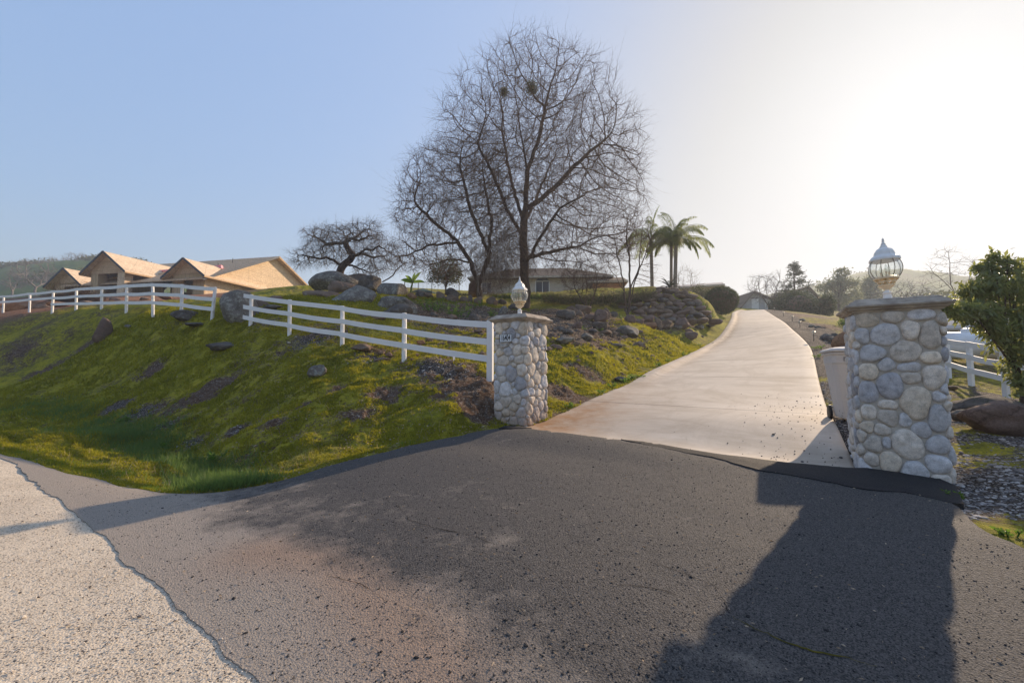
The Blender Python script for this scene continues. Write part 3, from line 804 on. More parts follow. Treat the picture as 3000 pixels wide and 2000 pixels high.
    # mortar core
    N_ = 96; rings = []
    m = MB(); Z = list(np.linspace(-.5, h, 30)); VV = []
    for z in Z:
        for k in range(N_):
            x, y = pos(per*k/N_, (vnoise(np.array([k*.7]), np.array([z*18]), seed)[0]-.5)*.008); VV.append((x, y, z))
    FF = [(i*N_+k, i*N_+(k+1)%N_, (i+1)*N_+(k+1)%N_, (i+1)*N_+k) for i in range(len(Z)-1) for k in range(N_)]+[tuple((len(Z)-1)*N_+k for k in range(N_))]
    m.add(VV, FF); m.build('core', 'mortar', root, sm=True)
    # moulded coping: profile (half width, z)
    hw = w/2
    prof = [(hw-.02,h),(hw+.015,h),(hw+.02,h+.018),(hw+.055,h+.026),(hw+.062,h+.04),(hw+.075,h+.05),(hw+.092,h+.056),(hw+.098,h+.072),(hw+.09,h+.088),
            (hw+.060,h+.092),(hw+.056,h+.100),(hw+.050,h+.116),(hw+.030,h+.126),(hw+.012,h+.128),(hw+.006,h+.146),(hw-.02,h+.158),(0.02,h+.166)]
    m = MB(); VV = []; sub = 14
    for r, z in prof:
        for side in range(4):
            for k in range(sub):
                t = -1+2*k/sub; x, y = t*r, -r
                for _ in range(side): x, y = -y, x
                q = (vnoise(np.array([x*30+5]), np.array([y*30+z*60]), seed)[0]-.5)*.006
                VV.append((x*(1+q), y*(1+q), z+q*.5))
    n4 = 4*sub
    FF = [(i*n4+k, i*n4+(k+1)%n4, (i+1)*n4+(k+1)%n4, (i+1)*n4+k) for i in range(len(prof)-1) for k in range(n4)]+[tuple((len(prof)-1)*n4+k for k in range(n4)), tuple(range(n4))[::-1]]
    m.add(VV, FF); m.build('coping', 'cast_coping', root)
    return root, h+.166
PR_LOC = (4.665, 5.59, .20); PL_C = (.258, 8.6); thL = R(36); wL = .75
PL_LOC = (PL_C[0]+(-math.cos(thL)+math.sin(thL))*wL/2, PL_C[1]+(math.sin(thL)+math.cos(thL))*wL/2, .50)
pr, hr = pillar('stone_pillar', 'large river stone gate pillar in front of the grey bin', PR_LOC, R(-30), .79, 2.01, 4, FACE)
pl, hl = pillar('stone_pillar', 'river stone gate pillar carrying the white house number plate', PL_LOC, -thL, wL, 1.97, 11, None, .8)
# house number plate on the left pillar's road face
pm = MB(); pm.box((-.045, -wL/2-.058, 1.66), (.29, .022, .155)); pnum = pm.build('number_plate', 'number_white', pl, bevel=.004)
pm = MB()
for sx, sz, wx, wz in ((0,.075,.29,.006),(0,-.075,.29,.006),(-.142,0,.006,.145),(.142,0,.006,.145)): pm.box((-.045+sx, -wL/2-.071, 1.66+sz), (wx, .006, wz))
pm.build('frame', 'black_metal', pnum)
cu = bpy.data.curves.new('digits', 'FONT'); cu.body = '16404'; cu.size = .17; cu.extrude = .002; cu.align_x = 'CENTER'; cu.align_y = 'CENTER'; cu.offset = .001
tmp = bpy.data.objects.new('tmp', cu); COL.objects.link(tmp); dg = bpy.context.evaluated_depsgraph_get()
tm = bpy.data.meshes.new_from_object(tmp.evaluated_get(dg)); bpy.data.objects.remove(tmp)
tm.name = 'digits'; o = link('digits', tm, 'black_metal', pnum); tm.transform(Matrix.Translation((-.045, -wL/2-.072, 1.66)) @ Matrix.Rotation(R(90), 4, 'X') @ Matrix.Diagonal((.53,.95,1,1)))

# ================================================================ LANTERNS
def lantern(label, loc, rotz, tilt=0):
    root = thing('post_lantern', label, 'lantern', loc, rotz, 'white lanterns on the gate pillars'); root.rotation_euler = (0, tilt, rotz)
    m = MB(); m.lathe([(.062,0),(.064,.012),(.060,.02),(.050,.085),(.060,.10),(.052,.112),(.030,.12),(.030,.14)], 24); m.build('fitter_post', 'white_enamel', root, sm=True)
    m = MB(); m.lathe([(.032,.135),(.045,.145),(.075,.165),(.112,.185),(.114,.192),(.08,.194),(.05,.19)], 8, rot=R(22.5)); m.build('cup', 'sunwarmed_enamel', root)
    m = MB()
    for k in range(8):
        t = 2*math.pi*k/8
        pts = [(.05,.188),(.085,.205),(.118,.235),(.150,.268)]
        m.tube([(r*math.cos(t), r*math.sin(t), z) for r, z in pts], .010, 6)
    m.lathe([(.150,.256),(.162,.262),(.164,.280),(.150,.284)], 24, cap=False); m.lathe([(.11,.222),(.118,.224),(.118,.236),(.108,.236)], 24, cap=False)
    m.lathe([(.03,.19),(.028,.262),(.145,.264),(.145,.27),(.02,.272)], 24); m.build('gallery', 'sunwarmed_enamel', root, sm=True)
    g = [(.152,.272),(.186,.305),(.208,.345),(.214,.380),(.208,.418),(.190,.455),(.160,.490)]
    m = MB(); m.lathe(g, 32, cap=False); gl = m.build('glass', 'lantern_glass', root, sm=True)
    m = MB()
    for k in range(8):
        t = 2*math.pi*(k+.5)/8
        m.tube([((r+.002)*math.cos(t), (r+.002)*math.sin(t), z) for r, z in g], .005, 6)
    m.build('rib', 'bronze', root, sm=True)
    m = MB(); m.lathe([(.15,.478),(.196,.470),(.203,.478),(.200,.500),(.178,.520),(.150,.530),(.138,.545),(.128,.575),(.105,.605),(.075,.622),(.052,.628)], 8, rot=R(22.5)); m.build('roof', 'white_enamel', root)
    m = MB(); m.lathe([(.052,.622),(.050,.640),(.036,.655),(.028,.668),(.034,.674),(.020,.684),(.015,.700),(.022,.706),(.012,.716),(.018,.726),(.010,.735),(.006,.745),(.001,.748)], 16); m.build('finial', 'white_enamel', root, sm=True)
    for k in range(3):
        t = 2*math.pi*k/3+.5; x, y = .058*math.cos(t), .058*math.sin(t)
        m = MB(); m.lathe([(.020,.27),(.018,.285),(.012,.29),(.012,.335),(.016,.34),(.016,.345)], 12, (x,y,0)); m.tube([(0,0,.272),(x*.5,y*.5,.27),(x,y,.285)], .006, 6); s = m.build('candle_socket', 'brass_socket', root, sm=True)
        m = MB(); m.lathe([(.008,.345),(.017,.365),(.019,.385),(.012,.410),(.003,.432)], 12, (x,y,0)); m.build('bulb', 'lantern_glass', s, sm=True)
    for c in root.children: c.scale = (.80, .80, 1.08)
    return root
lantern('white lantern standing on the large pillar in front of the bin', (PR_LOC[0]-.01, PR_LOC[1], PR_LOC[2]+hr-.006), R(-30), R(-1.2))
lantern('white lantern standing on the pillar with the number plate', (PL_LOC[0]-.02, PL_LOC[1], PL_LOC[2]+hl-.006), R(10))

# ================================================================ WHEELED BIN
def bin_():
    bx, by = 5.47, 7.38; root = thing('wheeled_bin', 'scuffed grey wheeled rubbish bin behind the large stone pillar', 'bin', (bx, by, Hs(bx, by)-.02), R(-24))
    m = MB(); z0, z1 = .07, .86
    def ring(hx, hy, z, c=.05):
        return [(-hx+c,-hy,z),(hx-c,-hy,z),(hx,-hy+c,z),(hx,hy-c,z),(hx-c,hy,z),(-hx+c,hy,z),(-hx,hy-c,z),(-hx,-hy+c,z)]
    def loft(m, rs):
        V = [p for r in rs for p in r]; n = 8
        m.add(V, [(i*n+k, i*n+(k+1)%n, (i+1)*n+(k+1)%n, (i+1)*n+k) for i in range(len(rs)-1) for k in range(n)]+[tuple(range(n))[::-1], tuple((len(rs)-1)*n+k for k in range(n))])
    loft(m, [ring(.19,.22,z0), ring(.20,.23,.12), ring(.29,.34,z1), ring(.30,.35,z1+.01), ring(.30,.35,.99), ring(.325,.375,1.0), ring(.325,.375,1.03)])
    b = m.build('body', 'bin_plastic', root, bevel=.008)
    for x in (-.1, .12):
        m = MB(); m.box((x,-.353,.93), (.11,.012,.06)); m.build('lift_pocket', 'bin_shade', b)
    m = MB(); loft(m, [ring(.335,.385,1.035), ring(.345,.395,1.04), ring(.345,.395,1.065), ring(.31,.36,1.085), ring(.24,.28,1.105)]); m.box((0,-.05,1.112), (.30,.30,.012)); l = m.build('lid', 'bin_plastic', root, bevel=.006)
    m = MB(); m.tube([(-.24,.40,1.02),(-.24,.46,1.03),(.24,.46,1.03),(.24,.40,1.02)], .016, 8); m.build('handle', 'bin_plastic', root, sm=True)
    for s in (-1, 1):
        m = MB(); M = Matrix.Rotation(R(90), 4, 'Y')
        V0 = len(m.v); m.lathe([(.03,-.025),(.10,-.025),(.12,-.015),(.12,.015),(.10,.025),(.03,.025)], 20); m.v = [tuple(M @ Vector(v)+Vector((s*.25,.26,.12))) for v in m.v]
        m.build('wheel', 'black_metal', root, sm=True)
bin_()
bpy.data.objects['wheeled_bin'].scale = (1.0, 1.0, 1.09)

# ================================================================ FENCES
def fence(label, posts, rails, round_=True, ext0=0, ext1=0, group=None, front=-1, skip=(), square_last=False, rad=.062, seed=1):
    """posts: (base xyz, top xyz); rails: drop of each rail's centre below the post top"""
    rnd = random.Random(seed)
    P0 = posts[0][0]; root = thing('rail_fence', label, 'fence', P0, 0, group); O = Vector(P0)
    for i, (b, t) in enumerate(posts):
        b, t = Vector(b)-O, Vector(t)-O; m = MB()
        if square_last and i == len(posts)-1:
            M = Matrix.Rotation(R(-20), 4, 'Z'); m.box((b+t)/2-Vector((0,0,.15)), (.135,.11,(t-b).z+.34), M); m.build('post', 'fence_paint', root, bevel=.008)
        elif round_:
            m.tube([b-Vector((0,0,.3)), b+(t-b)*.5, t-Vector((0,0,.01)), t], [rad*1.04, rad, rad*.98, rad*.9], 14); m.build('post', 'fence_paint', root, sm=True)
        else:
            m.box((b+t)/2-Vector((0,0,.15)), (.12,.10,(t-b).z+.3), Matrix.Rotation(R(15), 4, 'Z')); m.build('post', 'fence_paint', root, bevel=.006)
    for i in range(len(posts)-1):
        A, B = Vector(posts[i][1])-O, Vector(posts[i+1][1])-O
        d = (B-A); d.z = 0; d.normalize(); nrm = Vector((d.y, -d.x, 0))
        if nrm.dot(Vector(posts[i][1])) * front < 0: nrm = -nrm
        last = square_last and i == len(posts)-2
        for r, drop in enumerate(rails):
            if (i, r) in skip: continue
            a = A-Vector((0,0,drop+rnd.uniform(-.012,.012))); b = B-Vector((0,0,drop+rnd.uniform(-.012,.012)))
            off = nrm*(rad+.016+.002*(r%2)) if not last else nrm*(rad+.016)
            off2 = nrm*(-.01) if last else off
            e0 = ext0 if i == 0 else -.005; e1 = (ext1 if i == len(posts)-2 else -.005)
            dd = (b-a).normalized()
            m = MB(); 
            n_ = 8; pts = [a+off-dd*e0+(b+off2+dd*e1-(a+off-dd*e0))*(k/n_) for k in range(n_+1)]
            sag = rnd.uniform(-.008, .034)
            VV = []
            for k, p in enumerate(pts):
                zz = -sag*math.sin(math.pi*k/n_); j = rnd.uniform(-.002,.002)
                for u_, v_ in ((-1,-1),(1,-1),(1,1),(-1,1)):
                    VV.append(p+nrm*u_*.0125+Vector((0,0,v_*(.073+j)+zz)))
            FF = [(3,2,1,0),tuple(n_*4+q for q in (0,1,2,3))]+[(k*4+q, k*4+(q+1)%4, (k+1)*4+(q+1)%4, (k+1)*4+q) for k in range(n_) for q in range(4)]
            m.add(VV, FF)
            m.build('rail', 'fence_paint', root)
    return root
def post(px, pyb, pyt, D, px2=None):
    b = P(px, pyb, D); t = P(px if px2 is None else px2, pyt, D)
    g = Hs(b[0], b[1]); return ((b[0], b[1], min(b[2], g+.02)), t)
RL = (.085, .475, .865)
fence('white three rail fence running from the boulder down to the numbered pillar',
      [post(734,952,863,16.4,737), post(848,982,878,15.3,849), post(1003,1011,896,13.9), post(1184,1056,917,12.1,1185), post(1436,1145,941,10.3)], RL, ext0=.35, group='white rail fences along the bank', square_last=True, seed=3)
fence('white rail fence curving along the bank top up to the tall boulder',
      [post(-170,922,884,43), post(-70,918,875,37.5), post(9,916,866,33,11), post(86,917,858,29.7,88), post(153,914,851,27.3,157), post(223,908,845,25.2,224), post(298,904,840,23.2), post(371,909,834,21.5), post(449,926,830,20,447), post(531,926,833,18.8,534), post(621,926,841,17.6,631)],
      RL, ext1=.10, group='white rail fences along the bank', skip=((0,2),(1,2),(2,2),(3,2)), seed=7)
fence('weathered white rail fence below the glossy leaved tree',
      [post(2640,1070,975,19.5), post(2705,1088,983,16.8), post(2779,1108,991,14.4,2774), post(2846,1131,999,12.6,2838), post(2946,1171,1012,11,2941), post(3080,1215,1030,9.6)], (.085,.42,.80), round_=False, seed=9, rad=.05)

# ================================================================ PATH LIGHTS
def path_light(label, loc, k=1):
    root = thing('path_light', label, 'path light', loc, 0, 'solar path lights beside the driveway')
    m = MB(); m.tube([(0,0,-.1),(0,0,.33*k)], .014, 8); m.build('stake', 'black_metal', root, sm=True)
    m = MB(); m.lathe([(.03,.32),(.045,.33),(.055,.40),(.05,.405)], 12); v = m.build('lens', 'lantern_glass', root, sm=True)
    m = MB(); m.lathe([(.085,.405),(.09,.41),(.07,.425),(.03,.44),(.01,.445)], 16); m.build('cap', 'brass_socket', root, sm=True)
    m = MB(); m.tube([(0,0,.32),(0,0,.40)], .02, 8); m.build('lamp', 'brass_socket', root)
    for c in root.children: c.scale = (k,k,k)
for (px, py, D), lab in zip([(2379,1014,19.2),(2338,971,27.5),(2316,951,33.5),(2290,932,41),(2263,917,49)],
    ['nearest and tallest looking path light beside the driveway','second path light up the driveway edge from the gate','third path light up the driveway edge from the gate','fourth path light up the driveway edge from the gate','farthest path light near the crest of the driveway']):
    p = P(px+6, py, D); path_light(lab, (p[0], p[1], Hs(p[0], p[1])-.02), .98)

# ================================================================ HOUSE UNDER CONSTRUCTION
def construction():
    O = Vector(P(598, 863, 60)); 
    yaw = math.atan2(-.22, .975)          # local +x runs to the right along the front, +y runs back
    root = thing('unfinished_house', 'unfinished plywood house with three front gables beyond the fence', 'house', O, yaw)
    def wall(mb, x0, x1, y, h, ops=(), th=.14, z0=-1.5):
        xs = sorted([x0, x1]+[v for o in ops for v in o[:2]])
        for a, b in zip(xs[:-1], xs[1:]):
            op = [o for o in ops if o[0] <= a+1e-6 and o[1] >= b-1e-6]
            if not op: mb.box(((a+b)/2, y, (z0+h)/2), (b-a, th, h-z0))
            else:
                o = op[0]
                if o[2] > 0: mb.box(((a+b)/2, y, (z0+o[2])/2), (b-a, th, o[2]-z0))
                mb.box(((a+b)/2, y, (o[3]+h)/2), (b-a, th, h-o[3]))
    def gable_roof(xc, half, apex, pitch, y0, y1, over, mat, nm='roof'):
        e = half+over; m = MB(); t = .12
        for s in (-1, 1):
            V = [(xc, y0, apex), (xc+s*e, y0, apex-pitch*e), (xc+s*e, y1, apex-pitch*e), (xc, y1, apex)]
            V += [(x, y, z-t) for x, y, z in V]
            m.add(V, [(0,1,2,3),(7,6,5,4),(0,4,5,1),(1,5,6,2),(2,6,7,3),(3,7,4,0)])
        r = m.build(nm, mat, root)
        m = MB()
        for s in (-1, 1):
            m.bar((xc-s*.0, y0-.03, apex-.06), (xc+s*e, y0-.03, apex-.06-pitch*e), .26, .05, up=(0,0,1))
        m.build('fascia', 'fascia_dark', r)
        m = MB()
        for s in (-1, 1): m.bar((xc+s*(e+.02), y0, apex-pitch*e-.12), (xc+s*(e+.02), y1, apex-pitch*e-.12), .2, .04)
        m.build('eave_board', 'lumber' , r)
        m = MB()
        for s in (-1, 1):
            for k in range(int((y1-y0)/.6)):
                m.bar((xc+s*(half-.2), y0+.3+k*.6, apex-pitch*(half-.2)-.2), (xc+s*(e-.05), y0+.3+k*.6, apex-pitch*(e-.05)-.2), .12, .05)
        m.build('rafter_tails', 'lumber', r)
        return r
    def gable_wall(xc, half, apex, pitch, y, zb, mat):
        m = MB(); V = [(xc-half, y, zb), (xc+half, y, zb), (xc+half, y, apex-pitch*half-.13), (xc, y, apex-.13), (xc-half, y, apex-pitch*half-.13)]
        n = 5; V += [(a, b+.14, c) for a, b, c in V]
        m.add(V, [(0,1,2,3,4),(9,8,7,6,5)]+[(i,(i+1)%n,n+(i+1)%n,n+i) for i in range(n)]); m.build('gable_panel', mat, root)
    # right wing (gable 3)
    m = MB(); wall(m, -5.2, 0, 0, 2.95, [(-3.35,-1.8,0,2.1)]); m.build('front_wall', 'plywood_siding', root)
    gable_wall(-2.6, 2.6, 4.9, .72, .0-.15, 2.98, 'osb_wall'); gable_roof(-2.6, 2.6, 4.9, .72, -1.0, 11, .95, 'osb_roof')
    # main block with the big sunlit side wall
    m = MB(); xs = -.12
    V = [(xs,.15,-2),(xs,25,-2),(xs,25,2.4),(xs,12.6,8.05),(xs,.15,2.25)]; V += [(x-.14,y,z) for x,y,z in V]
    m.add(V, [(0,1,2,3,4),(9,8,7,6,5)]+[(i,(i+1)%5,5+(i+1)%5,5+i) for i in range(5)]); m.build('side_wall', 'osb_roof', root)
    m = MB(); t = .14
    for s, ye in ((-1, -1.0), (1, 26.0)):
        V = [(.75,12.6,8.3),(.75,ye,8.3-.465*abs(12.6-ye)),(-24,ye,8.3-.465*abs(12.6-ye)),(-24,12.6,8.3)]; V += [(x,y,z-t) for x,y,z in V]
        m.add(V, [(0,1,2,3),(7,6,5,4),(0,4,5,1),(1,5,6,2),(2,6,7,3),(3,7,4,0)])
    r = m.build('roof', 'osb_wall', root)
    m = MB(); m.bar((.79,12.6,8.2),(.79,-1.0,8.2-.465*13.6),.28,.05); m.build('fascia', 'fascia_dark', r)
    m = MB(); m.bar((.79,12.6,8.2),(.79,26,8.2-.465*13.4),.28,.05); m.build('verge_board', 'lumber', r)
    m = MB()
    for y in (5.5, 9.2): m.tube([(-2-y*.3,y,8.3-.465*(12.6-y)),(-2-y*.3,y,8.3-.465*(12.6-y)+.75)], .04, 6)
    m.build('vent_pipe', 'black_metal', r)
    m = MB(); m.bar((-4.6,3.9,4.5),(-2.3,4.9,4.95),.5,.7); m.build('wrapped_bundle', 'felt_wrap', r)
    m = MB(); m.bar((-14.8,4.0,4.6),(-9.6,5.6,5.2),.25,.35); m.build('wrapped_bundle', 'felt_wrap', r)
    # recessed front wall with openings
    m = MB(); wall(m, -25.5, -5.2, 3.6, 2.6, [(-7.6,-6.9,0,2.1),(-12.4,-9.8,.0,2.15),(-19.4,-17.2,0,2.1)], z0=-1.5); m.build('front_wall', 'plywood_siding', root)
    m = MB(); m.bar((-12.0,2.2,2.75),(-5.2,2.2,2.75),.3,.08); m.build('eave_fascia', 'fascia_dark', root)
    # entry porch (gable 2)
    xc = -14.7; gable_roof(xc, 3.15, 6.2, .74, -2.2, 10, .85, 'osb_roof')
    gable_wall(xc, 3.0, 6.2, .74, -1.4, 3.25, 'osb_wall')
    for s in (-1, 1):
        m = MB(); m.box((xc+s*2.35, -1.3+.45, 1.15), (1.25, 1.1, 4.3)); m.build('porch_column', 'plywood_siding' if s<0 else 'osb_roof', root)
    m = MB(); m.box((xc, .9, 3.2), (5.9, .3, .3)); m.box((xc-2.9, 1.7, 3.3), (.2, 5, .3)); m.box((xc+2.9, 1.7, 3.3), (.2, 5, .3)); m.build('beam', 'lumber', root)
    m = MB(); wall(m, xc+2.4, xc+4.0, 3.3, 4.1); m.build('porch_wall', 'plywood_siding', root)
    # left wing (gable 1)
    xc = -23.6; m = MB(); wall(m, xc-2.7, xc+2.7, 0, 2.6, [(xc-.9, xc+.9, .9, 2.05)]); wall(m, xc+2.4, xc+2.7, 0, 2.6); m.build('front_wall', 'plywood_siding', root)
    m = MB(); m.box((xc+2.64, 2.0, .6), (.14, 3.9, 4.2)); m.build('return_wall', 'osb_wall', root)
    gable_wall(xc, 2.7, 4.6, .74, -.15, 2.62, 'osb_wall'); gable_roof(xc, 2.7, 4.6, .74, -1.0, 11, .85, 'osb_roof')
    # closed back and floor keep the rooms dark
    m = MB(); m.box((-12, 25, 0), (24, .2, 5)); m.box((-24,13,0),(.2,24,5)); m.build('back_wall', 'osb_wall', root)
construction()

# ================================================================ THE OTHER BUILDINGS
def hip_house(name, label, O, yaw, L, Wd, hw, hr, wallm, roofm, over=.6, base=-1.5, windows=(), hip=True, doors=()):
    root = thing(name, label, 'house', O, yaw)
    m = MB(); m.box((L/2, Wd/2, (hw+base)/2), (L, Wd, hw-base)); w_ = m.build('wall', wallm, root)
    a = over; rr = Wd/2 if hip else 0
    m = MB()
    z0 = hw-.05
    V = [(-a,-a,z0),(L+a,-a,z0),(L+a,Wd+a,z0),(-a,Wd+a,z0),(rr-a if hip else -a,Wd/2,hr),(L+a-rr if hip else L+a,Wd/2,hr)]
    V += [(x,y,z-.18) for x,y,z in V[:4]]
    m.add(V, [(0,1,5,4),(2,3,4,5),(1,2,5),(3,0,4),(6,7,1,0),(7,8,2,1),(8,9,3,2),(9,6,0,3),(9,8,7,6)])
    r = m.build('roof', roofm, root)
    m = MB()
    for p, q in (((-a-.03,-a-.03),(L+a+.03,-a-.03)),((L+a+.03,-a-.03),(L+a+.03,Wd+a))): m.bar((*p,z0-.09),(*q,z0-.09),.2,.05)
    m.build('fascia', 'pale_stucco', r)
    for (x0, x1, zb, zt, arch) in windows:
        m = MB(); m.box(((x0+x1)/2, -.03, (zb+zt)/2), (x1-x0, .05, zt-zb))
        if arch:
            pts = [((x0+x1)/2+(x1-x0)/2*math.cos(t), zt+.06+.35*math.sin(t)) for t in np.linspace(0, math.pi, 12)]
            m.prism(pts, 0, .05, Matrix.Translation((0,-.005,0)) @ Matrix.Rotation(R(90),4,'X'))
        g = m.build('window', 'window_glass', root)
        m = MB(); c = (x0+x1)/2
        for p, s in (((c,zb-.04),(x1-x0+.16,.08)),((c,zt+.03),(x1-x0+.16,.06)),((x0-.04,(zb+zt)/2),(.08,zt-zb)),((x1+.04,(zb+zt)/2),(.08,zt-zb)),((c,(zb+zt)/2),(.06,zt-zb))):
            m.box((p[0],-.075,p[1]), (s[0],.06,s[1]))
        m.build('frame', 'white_trim', g)
    return root
O = P(1388, 872, 50)
hip_house('house', 'beige stucco house with arched window behind the bare oaks', (O[0], O[1], O[2]-.3), R(-4), 14.6, 9, 2.55, 4.5, 'pale_stucco', 'roof_tiles', windows=[(6.9,8.3,.75,2.0,True),(.9,1.9,.8,1.9,False),(12.7,13.4,.6,2.0,False)], hip=True)
O = P(1738, 874, 47.5)
hip_house('house', 'sunlit orange tinted house end beside the multi stemmed bare tree', (O[0], O[1], O[2]-.2), R(-6), 2.9, 6, 2.0, 3.0, 'sunlit_orange_stucco', 'roof_tiles', hip=False)
O = P(1850, 878, 62)
hip_house('house', 'low beige roof line behind the stone terrace and palms', (O[0], O[1], O[2]), R(-22), 11, 8, 1.3, 2.3, 'pale_stucco', 'panel_roof', hip=False)
def gable_front(label, px0, px1, pyb, apx, apy, eavey, D, depth, wallm, name='house', roofm='roof_tiles', yaw=0):
    A = Vector(P(px0, pyb, D)); B = Vector(P(px1, pyb, D)); C_ = Vector(P(apx, apy, D)); E = Vector(P(px0, eavey, D))
    L = (B-A).x; hw = E.z-A.z; hr = C_.z-A.z; xc = C_.x-A.x
    root = thing(name, label, 'house', A, yaw)
    m = MB(); V = [(0,0,-2),(L,0,-2),(L,0,hw),(xc,0,hr-.2),(0,0,hw)]; V += [(x,y+depth,z) for x,y,z in V]
    m.add(V, [(0,1,2,3,4),(9,8,7,6,5)]+[(i,(i+1)%5,5+(i+1)%5,5+i) for i in range(5)]); m.build('wall', wallm, root)
    m = MB()
    for s, xe in ((-1, -.9), (1, L+.9)):
        ze = hw-(hr-hw)/max(.1, (xc if s < 0 else L-xc))*.9
        V = [(xc,-.7,hr),(xe,-.7,ze),(xe,depth+.5,ze),(xc,depth+.5,hr)]; V += [(x,y,z-.22) for x,y,z in V]
        m.add(V, [(0,1,2,3),(7,6,5,4),(0,4,5,1),(1,5,6,2),(2,6,7,3),(3,7,4,0)])
    r = m.build('roof', roofm, root)
    m = MB(); m.box((L*.32,-.04,1.1),(L*.16,.06,1.9)); m.box((L*.62,-.04,1.1),(L*.16,.06,1.9)); g = m.build('garage_door', 'white_trim', root)
    return root
gable_front('grey gabled house beyond the crest of the driveway', 2172, 2300, 912, 2205, 853, 893, 74, 12, 'grey_siding')
gable_front('steep gabled house behind the dark evergreen bushes', 2290, 2405, 912, 2362, 838, 880, 80, 12, 'grey_siding')
# shed roof down the slope behind the right fence
O = P(2735, 1010, 21.5); zb = Hs(O[0], O[1])
sh = thing('shed', 'low shed with pale panelled roof behind the weathered fence', 'shed', (O[0], O[1], zb), R(-12))
m = MB(); m.box((5, 3, .35), (9.6, 5.4, 1.5)); m.build('wall', 'grey_siding', sh)
m = MB(); V = [(0,0,.95),(10,0,.95),(10,3.1,2.25),(0,3.1,2.25),(10,6.2,.95),(0,6.2,.95)]; V += [(x,y,z-.1) for x,y,z in V]
m.add(V, [(0,1,2,3),(3,2,4,5),(9,8,7,6),(11,10,8,9),(0,6,7,1),(1,7,8,2),(2,8,10,4),(4,10,11,5),(5,11,9,3),(3,9,6,0)]); m.build('roof', 'panel_roof', sh)

# propane tank
tx, ty, tz = P(2838, 1068, 16.6); tg = Hs(tx, ty)
tk = thing('propane_tank', 'white propane tank lying behind the weathered fence', 'propane tank', (tx, ty, tg), R(-14))
rT = .50; zc = max(tz-tg, rT+.12)
pr_ = [(.001,-1.45),(.2,-1.42),(.36,-1.32),(.46,-1.16),(.5,-.95),(.5,.95),(.46,1.16),(.36,1.32),(.2,1.42),(.001,1.45)]
m = MB(); m.lathe(pr_, 28); m.v = [(v[2], v[1], v[0]+zc) for v in m.v]; m.build('shell', 'tank_white', tk, sm=True)
for s in (-1, 1):
    m = MB(); m.box((s*.75, 0, (zc-.3)/2-.1), (.16, .6, zc-.3+.2)); m.build('saddle', 'mortar', tk)
m = MB(); m.lathe([(.17,zc+.44),(.17,zc+.56),(.14,zc+.62),(.05,zc+.64)], 16); m.build('valve_dome', 'tank_white', tk, sm=True)

# iron fence and parasol on the terrace at the top of the boulders
a, b = P(1185, 866, 38), P(1345, 866, 38)
root = thing('iron_fence', 'thin black iron railing beyond the boulders', 'fence', a)
n_ = 40; m = MB()
for k in range(n_+1):
    x = (b[0]-a[0])*k/n_
    if k % 10: m.tube([(x,0,-.3),(x,0,1.22)], .011, 4)
m.build('picket', 'black_metal', root)
for k in range(0, n_+1, 10):
    x = (b[0]-a[0])*k/n_; m = MB(); m.box((x,0,.45), (.06,.06,1.75)); m.build('post', 'black_metal', root)
for z in (1.15, .12):
    m = MB(); m.bar((0,0,z),(b[0]-a[0],0,z), .035, .03); m.build('rail', 'black_metal', root)
p = P(1240, 868, 41); root = thing('patio_parasol', 'dark green parasol behind the black iron railing', 'parasol', p)
m = MB(); m.lathe([(1.25,.18),(1.25,.30),(.6,.55),(.05,.72)], 8); m.build('canopy', 'green_cloth', root)
m = MB(); m.tube([(0,0,-1),(0,0,.75)], .03, 8); m.build('pole', 'white_trim', root)
# small white stake under the fence
p = hit(1330, 1062); root = thing('marker_stake', 'small white stake leaning under the lowest fence rail', 'stake', (p[0], p[1], Hs(p[0], p[1])), R(10)); 
m = MB(); m.box((0,0,.06), (.05,.02,.26), Matrix.Rotation(R(-12),4,'Y')); m.build('blade', 'white_trim', root)
# ================================================================ NATURAL MATERIALS
def rock_mat(name, a, b, lichen, lam=.55, moss=.0):
    n = NB(name, .92, .12); c = n.coord()
    n1 = n.noise(2.2, 6, .65, c); n2 = n.noise(9, 6, .75, c); n3 = n.noise(40, 4, .7, c)
    col = n.ramp(n1, [(.3, a), (.7, b)])
    col = n.mix(n.ramp(n2, [(.35, .0), (.75, .55)]), col, tuple(x*.45 for x in a))
    li = n.ramp(n.math('ADD', n.math('MULTIPLY', n1, .4), n.math('MULTIPLY', n2, .65)), [(lam, 0.), (lam+.06, .85)])
    col = n.mix(li, col, lichen)
    if moss:
        nz = n.n('ShaderNodeNewGeometry').outputs['Normal']; s = n.n('ShaderNodeSeparateXYZ'); n.L(nz, s.inputs[0])
        mk = n.math('MULTIPLY', n.ramp(s.outputs[2], [(.55, 0.), (.8, 1.)]), n.ramp(n2, [(.55, 0.), (.62, moss)]))
        col = n.mix(mk, col, (.05,.06,.012))
    wv = n.n('ShaderNodeVectorMath', operation='ADD'); nn_ = n.n('ShaderNodeTexNoise'); nn_.inputs['Scale'].default_value = 2.0; nn_.inputs['Detail'].default_value = 6; n.L(c, nn_.inputs['Vector']); n.L(n.mapv(c, (1,1,1.8)), wv.inputs[0]); n.L(nn_.outputs['Color'], wv.inputs[1])
    cr = n.ramp(n.vor(.8, 'DISTANCE_TO_EDGE', v=wv.outputs[0]), [(.0, .35), (.02, 1.)])
    col = n.mix(cr, tuple(x*.4 for x in a), col)
    n.col(n.mix(n.ramp(n3, [(.35, .3), (.6, 0.)]), col, (.04,.035,.03)))
    b1 = n.bump(n2, .9, .08); b2 = n.bump(cr, .3, .03, b1); n.bump(n3, .6, .015, b2)
rock_mat('rock_grey', (.17,.15,.13), (.29,.255,.22), (.38,.37,.32), .53, .8)
rock_mat('rock_brown', (.20,.135,.095), (.33,.24,.175), (.36,.34,.29), .60, .3)
